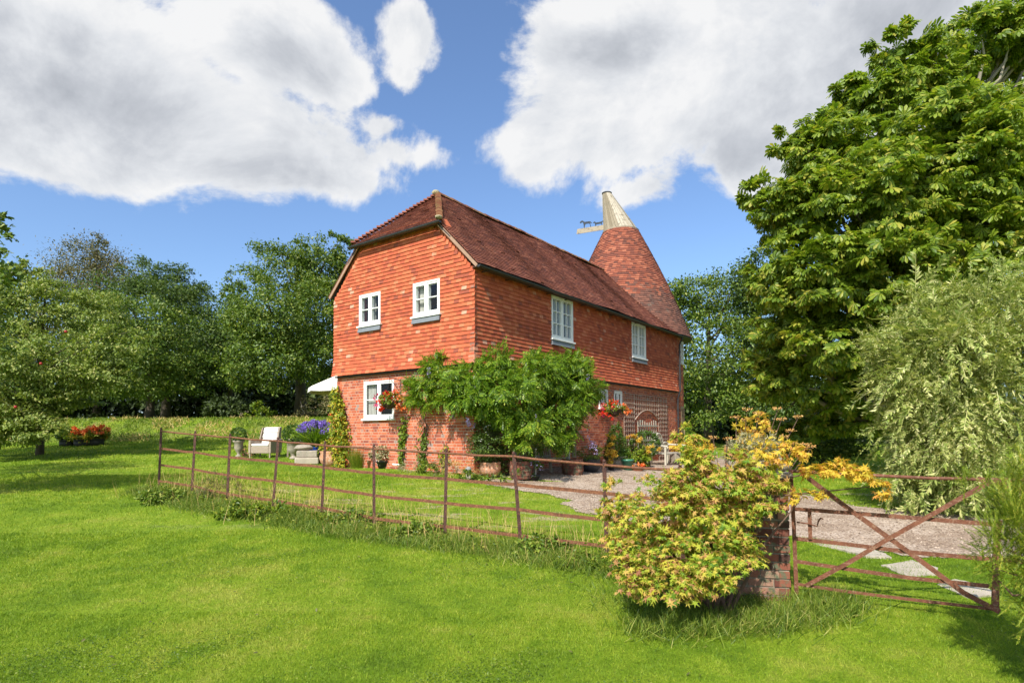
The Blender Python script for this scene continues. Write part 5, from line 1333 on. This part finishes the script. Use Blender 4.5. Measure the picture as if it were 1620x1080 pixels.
# Japanese maple in front of the pillar
mp_ = gp(1.75, 5.15); jm = thing('japanese_maple', 'bushy maple with yellow green and rusty leaves hiding the brick pillar', 'maple', mp_)
ml = [(1030,800,5.0,50,40),(1000,830,5.0,44,50),(975,800,5.1,32,24),(1090,770,5.1,54,50),(1100,820,5.1,60,40),(1100,730,5.1,32,34),(1130,800,5.0,60,50),(1178,790,5.1,40,40),(1180,740,5.2,40,28),(1050,880,4.9,70,50),(1010,900,4.8,36,44),(1120,880,4.85,70,40),(1158,865,4.9,38,38),(1090,690,5.3,22,14),(1200,795,5.0,26,36),(975,775,5.2,14,14),(1005,925,4.7,30,24),(1060,925,4.65,44,26),(1130,915,4.7,40,26),(985,880,4.85,30,30),(1232,768,5.1,18,14),(1110,920,4.8,30,20)]
c_, r_ = blobs(ml, mp_)
foliage('foliage', c_, r_, 17000, .054, T_MAPLE, L_MAPLE, jm, var=.5, clumps=380, sg=.19, out=.8, up=.8, shell=.35, flat=.28, droop=.35)
c_, r_ = blobs([(1285,750,5.1,20,10),(1320,745,5.0,26,8),(1355,752,5.0,24,9),(1385,765,5.0,16,8),(1395,785,5.0,8,10),(1270,790,5.1,22,12),(1225,720,5.2,34,18),(1275,720,5.2,16,8)], mp_)
foliage('golden_sprays', c_, r_, 800, .058, T_MAPLE, L_GOLD, jm, clumps=70, sg=.25, up=1.0, flat=.5, droop=.3)
mb = MB()
tg = [at(x, y, d)-mp_ for x, y, d in ((1030,800,5.0),(980,800,5.1),(1090,740,5.1),(1130,790,5.0),(1190,760,5.1),(1010,900,4.85),(1110,900,4.85),(1180,860,4.9),(1250,750,5.15),(1310,748,5.05),(1390,775,5.0),(1270,790,5.1),(1060,860,4.9),(1210,700,5.2),(1150,700,5.2))]
for i, e in enumerate(tg):
    s = np.array([random.uniform(-.1,.1), random.uniform(-.05,.05), -.05]); md = s+(e-s)*.5+np.array([0,0,.12]);
    if e[0] > .75: md = np.array([.55, .15, e[2]-.12])
    mb.tube([s, md, e], [.02,.011,.003], 6)
mb.build('stems', BARKR, jm)

# plants on the pillar
pt = PB+np.array([0, 0, PH])
tt = thing('trough_planting', 'stone trough of grey green heather on top of the brick pillar', 'planter', pt, radians(-14))
mb = MB(); mb.box(-.26,.20,-.17,.17,0,.10); mb.build('trough', STONE, tt, bevel=.015)
foliage('heather', [(-.05,0,.20),(.08,0,.22),(-.15,0,.16)], [(.17,.15,.14),(.13,.13,.13),(.12,.12,.10)], 1500, .045, T_NAR, L_GREY, tt, clumps=90, up=.2, out=1)
foliage('dark_stems', [(-.05,-.05,.13)], [(.2,.13,.10)], 500, .05, T_NAR, L_OLIVE, tt)
t = thing('boulder', 'rounded grey boulder on the right edge of the pillar top', 'boulder', pt+np.array([.19,-.06,.0])); mb = MB(); V, fs = blob((0,0,.055), (.085,.10,.062), 8, 3, .2); mb.add(V, fs); mb.build('rock', STONE, t, smooth=True)
# seed heads behind the pillar
sp = gp(2.35, 6.35); sd = thing('seed_head_plant', 'tall plant with orange brown flat seed heads behind the pillar', 'plant', sp)
mb = MB(); PP = []
for (px, py) in ((1165,668),(1180,672),(1200,662),(1212,680),(1230,655),(1235,672),(1250,690),(1262,668),(1240,700),(1255,712),(1275,712),(1282,716),(1190,690),(1152,702),(1128,700),(1170,700),(1205,700),(1220,690),(1182,656)):
    e = at(px, py, 6.35+random.uniform(-.25,.2))-sp; mb.tube([(random.uniform(-.1,.1), random.uniform(-.1,.1), 0), (e[0]*.5, e[1]*.5, e[2]*.6), tuple(e)], [.006,.005,.003], 5)
    for q in range(7):
        a = 2*pi*q/7; f = e+np.array([cos(a)*.035, sin(a)*.035, .03]); mb.tube([tuple(e), tuple(f)], .0015, 4)
        for z in range(6): PP.append(f+np.array([random.gauss(0,.010), random.gauss(0,.010), random.gauss(0,.006)]))
mb.build('stems', BARKR, sd)
for i in range(0, len(PP), 42): q = np.array(PP[i:i+42]); link('seed_head', scatter('seed_head', q, rnd_dir(len(q)), rnd_dir(len(q)), .022, T_DIA, P_OCH), sd)
c_, r_ = blobs([(1190,690,6.2,24,26),(1175,715,6.1,30,22),(1205,670,6.3,16,14),(1090,715,6.4,20,16)], sp); foliage('leaves', c_, r_, 420, .06, T_MAPLE, L_GOLD, sd, clumps=60)
# leaning log and dry stalks at the pillar foot
lg = G(1225, 940); t = thing('leaning_branch', 'thick crooked dead branch leaning against the foot of the pillar', 'branch', lg); e = at(1188, 893, 5.35)-lg
mb = MB(); mb.tube([(.03,0,-.05), (.0,.02,.06), (-.09,.05,.17), (e[0]*.8, e[1]*.5, e[2]*.9), tuple(e)], [.045,.045,.04,.032,.02], 9); mb.build('wood', WOODD, t, smooth=True)

# ================================================================== GROUND DETAIL
# stepping stones
for i, (lst, lb) in enumerate([([(1270,862),(1330,858),(1395,884),(1405,892),(1370,890),(1330,878)], 'pale paving slab nearest the pillar in the grass behind the gate'),
                       ([(1392,902),(1440,896),(1480,908),(1478,919),(1430,919)], 'middle pale paving slab behind the crossed gate braces'),
                       ([(1478,933),(1510,926),(1560,938),(1572,952),(1530,956)], 'pale paving slab near the closing end of the gate')]):
    Q = np.array([G(*p) for p in lst]); c = Q.mean(0); t = thing('paving_slab', lb, 'paving slab', c, 0, 'paving slabs behind the gate')
    pr = []
    for a, b in zip(Q, np.roll(Q, -1, 0)):
        for k in range(4): q = a+(b-a)*k/4-c; pr.append((q[0]+random.uniform(-.02,.02), q[1]+random.uniform(-.02,.02)))
    mb = MB(); mb.prism(pr, lambda a, d, b: (a, b, d), -.03, .014); mb.build('slab', PALEST, t)

def field(name, label, xy, h, w, m_, lean=.35, tm=T_BLADE, hv=.4, kind='stuff', cat='grass', dz=0):
    n = len(xy); z = ground(xy[:, 0], xy[:, 1]); P = np.stack([xy[:, 0], xy[:, 1], z-.005+dz], 1)
    D = unit(np.stack([R.normal(size=n)*lean, R.normal(size=n)*lean, np.ones(n)], 1)); N = R.normal(size=(n, 3))*np.array([1, 1, .1])
    h = np.broadcast_to(h, (n,)); w = np.broadcast_to(w, (n,))
    o = link(name, scatter(name, P, D, N, h*(1+R.uniform(-hv, hv, n)), tm, m_, wid=w)); tag(o, label, cat, None, kind); return o
def lawn_pts(y0, y1, dens, x0=None, x1=None):
    n = int((y1-y0)*(1.8*(y0+y1)/2+1.2)*dens); y = np.sqrt(R.uniform(y0*y0, y1*y1, n)); x = R.uniform(-1, 1, n)*(.90*y+.6)
    k = ~on_gravel(x, y); q = np.stack([x, y], 1)-C0; v = q@VV; u = q@UU; k &= ~((v > -.02) & (v < LL+3) & (u > -.02) & (u < LW)); return np.stack([x, y], 1)[k]
BLM = blade_mat()
a = lawn_pts(2.6, 5.2, 9000); b = lawn_pts(5.2, 8.5, 3800); c = lawn_pts(8.5, 15, 900); d = lawn_pts(15, 32, 130)
xy = np.concatenate([a, b, c, d]); yy = xy[:, 1]
mown = np.interp(yy, [2.6, 5, 9, 15, 32], [.026, .030, .040, .055, .11]); wd = np.interp(yy, [2.6, 5, 9, 15, 32], [.0035, .005, .009, .016, .035])
field('lawn_grass', 'short mown bright green grass of the lawn', xy, mown, wd, BLM, .55)
# rough grass at the fence foot
def along(path, n, sp):
    path = np.array(path, float); L = np.linalg.norm(np.diff(path, axis=0), axis=1); cs_ = np.concatenate([[0], np.cumsum(L)]); t = R.random(n)*cs_[-1]
    x = np.interp(t, cs_, path[:, 0]); y = np.interp(t, cs_, path[:, 1]); return np.stack([x+R.normal(size=n)*sp, y+R.normal(size=n)*sp], 1)
fpath = [b[:2] for t, b in fp]+[np.array([2.0, 5.9])]
fr = [p+np.array([-.1,-.28]) for p in fpath]
xy = along(fr, 42000, .19); clump = (np.sin(xy[:, 0]*5.1)+np.sin(xy[:, 0]*11.3+2)+np.sin(xy[:, 1]*7.7))*.12+1
field('fence_grass', 'long tangled rough grass growing along the foot of the iron fence', xy, .13*clump, .007, L_WEED, .75, T_LONG)
xy = along([p+np.array([0,.25]) for p in fpath[:-1]], 1300, .38); field('seeding_grass', 'pale dry seeding grass stalks standing behind the iron fence', xy, .42, .0045, L_STRAW, .22, T_LONG)
fol = [(255,790,'dark nettle clump at the left end of the iron fence',L_WEED,T_DIA,.30,.20),(345,785,'dusky thistle clump at the foot of the iron fence',L_OLIVE,T_NAR,.30,.30),(375,815,'dark green dock clump right of the thistles',L_YG,T_DIA,.26,.15),(425,815,'broad leaved weed clump below the fourth fence post',L_YG,T_OV,.3,.14),(560,828,'bushy weed clump just left of the sixth fence post',L_WEED,T_DIA,.34,.14),(660,850,'low weed clump in the rough grass near the fence middle',L_WEED,T_DIA,.34,.13),(850,880,'leafy weed clump right of the eighth fence post',L_WEED,T_DIA,.3,.15)]
for (px, py, lb, m_, tm, r_, h_) in fol:
    t = thing('weed_clump', lb, 'weeds', G(px, py)); foliage('leaves', [(0,0,h_*.7),(.2,.08,h_*.5),(-.2,-.05,h_*.5)], [(r_*.7,r_*.6,h_),(r_*.6,r_*.5,h_*.7),(r_*.6,r_*.5,h_*.7)], 1300, .055, tm, m_, t, clumps=70)
xy = np.concatenate([along([(1.0,4.75),(2.0,4.8),(2.75,5.1),(2.9,5.4)], 5200, .12), along([(1.0,5.4),(2.4,5.5)], 1500, .2)])
field('pillar_grass', 'long dark green grass around the maple and the pillar foot', xy, .15, .006, L_WEED, .8, T_LONG)
# rough bank grass and its mounds
x = R.uniform(-33, 2, 26000); y = R.uniform(27.6, 32.2, 26000); xy = np.stack([x, y], 1); k = R.random(26000) < (.25+.75*(np.sin(x*1.3)+np.sin(x*3.1+y)+np.sin(y*2.3) > .2)); xy = xy[k]
field('bank_grass', 'rough uncut grass on the low bank behind the garden', xy, .16, .03, L_WEED, .8, T_LONG)
x = R.uniform(-33, 2, 9000); y = R.uniform(27.8, 31.8, 9000); k = (np.sin(x*2.1+1)+np.sin(x*.9+y*2)) > .1; field('bank_straw', 'dry straw coloured tufts among the rough grass of the bank', np.stack([x[k], y[k]], 1), .20, .03, L_STRAW, .6, T_LONG)
# fallen leaves on the near lawn
xy = np.stack([R.uniform(-5, 4, 130), R.uniform(3.2, 9, 130)], 1); xy = xy[~on_gravel(xy[:, 0], xy[:, 1])]
P = np.stack([xy[:, 0], xy[:, 1], ground(xy[:, 0], xy[:, 1])+.028], 1); n = len(P)
o = link('fallen_leaves', scatter('fallen_leaves', P, R.normal(size=(n,3))*np.array([1,1,.2]), np.array([0,0,1.])+R.normal(size=(n,3))*.3, .035, T_OV, L_OLIVE)); tag(o, 'small brown fallen leaves scattered on the near lawn', 'leaves', None, 'stuff')

# low broad leaved weeds in the fence strip
xy = along([p+np.array([-.08,-.22]) for p in fpath], 240, .14); ci = R.integers(0, 240, 13000); sz = R.uniform(.4, 1.5, 240)
q = xy[ci]+R.normal(size=(13000, 2))*(.055*sz[ci])[:, None]; h = np.abs(R.normal(size=13000))*.055*sz[ci]+.01
P = np.stack([q[:, 0], q[:, 1], ground(q[:, 0], q[:, 1])+h], 1); D = unit(R.normal(size=P.shape)*np.array([1, 1, .4]))
o = link('fence_weeds', scatter('fence_weeds', P, D, np.array([0, 0, 1.])+R.normal(size=P.shape)*.45, .038*(1+R.uniform(-.4,.5,len(P))), T_OV, L_YG)); tag(o, 'low broad leaved weeds filling the rough strip under the fence', 'weeds', None, 'stuff')
# clover patches in the near lawn
n = 60000; y = R.uniform(2.8, 7.5, n); x = R.uniform(-1, 1, n)*(.92*y+.4); k = (np.sin(x*1.7+np.sin(y*2.1)*1.5)+np.sin(y*2.3+x*.6)+.7*np.sin(x*5.3-y*4.1)) > .95+R.normal(size=n)*.35; k &= ~on_gravel(x, y); x = x[k]; y = y[k]; n = len(x)
P = np.stack([x, y, ground(x, y)+.020+R.random(n)*.012], 1)
o = link('clover', scatter('clover', P, R.normal(size=(n, 3))*np.array([1, 1, .25]), np.array([0, 0, 1.])+R.normal(size=(n, 3))*.3, .016*(1+R.uniform(-.3,.4,n)), T_OV, L_MID)); tag(o, 'small leaved clover growing in patches through the near lawn', 'clover', None, 'stuff')
# loose stones on the drive
n = 26000; x = R.uniform(-1.2, 12, n); y = R.uniform(6.8, 17, n); k = on_gravel(x+R.normal(size=n)*.05, y+R.normal(size=n)*.05); x = x[k]; y = y[k]; n = len(x)
OCT = ([(-.5,0,.1),(0,.4,0),(.5,0,.1),(0,-.4,0),(0,0,.4),(0,0,-.3)], [(0,1,4),(1,2,4),(2,3,4),(3,0,4),(1,0,5),(2,1,5),(3,2,5),(0,3,5)])
P = np.stack([x, y, ground(x, y)+.016], 1); sm = isl_mat('loose stone', [(0, (.18,.13,.09)), (.5, (.34,.26,.19)), (1, (.48,.38,.29))], .9, 3, .1, None, 0)
o = link('loose_stones', scatter('loose_stones', P, R.normal(size=(n, 3))*np.array([1, 1, .1]), np.array([0, 0, 1.])+R.normal(size=(n, 3))*.2, .022*(1+R.uniform(-.5,.8,n)), OCT, sm)); tag(o, 'loose pale stones lying on the gravel drive', 'gravel', None, 'stuff')
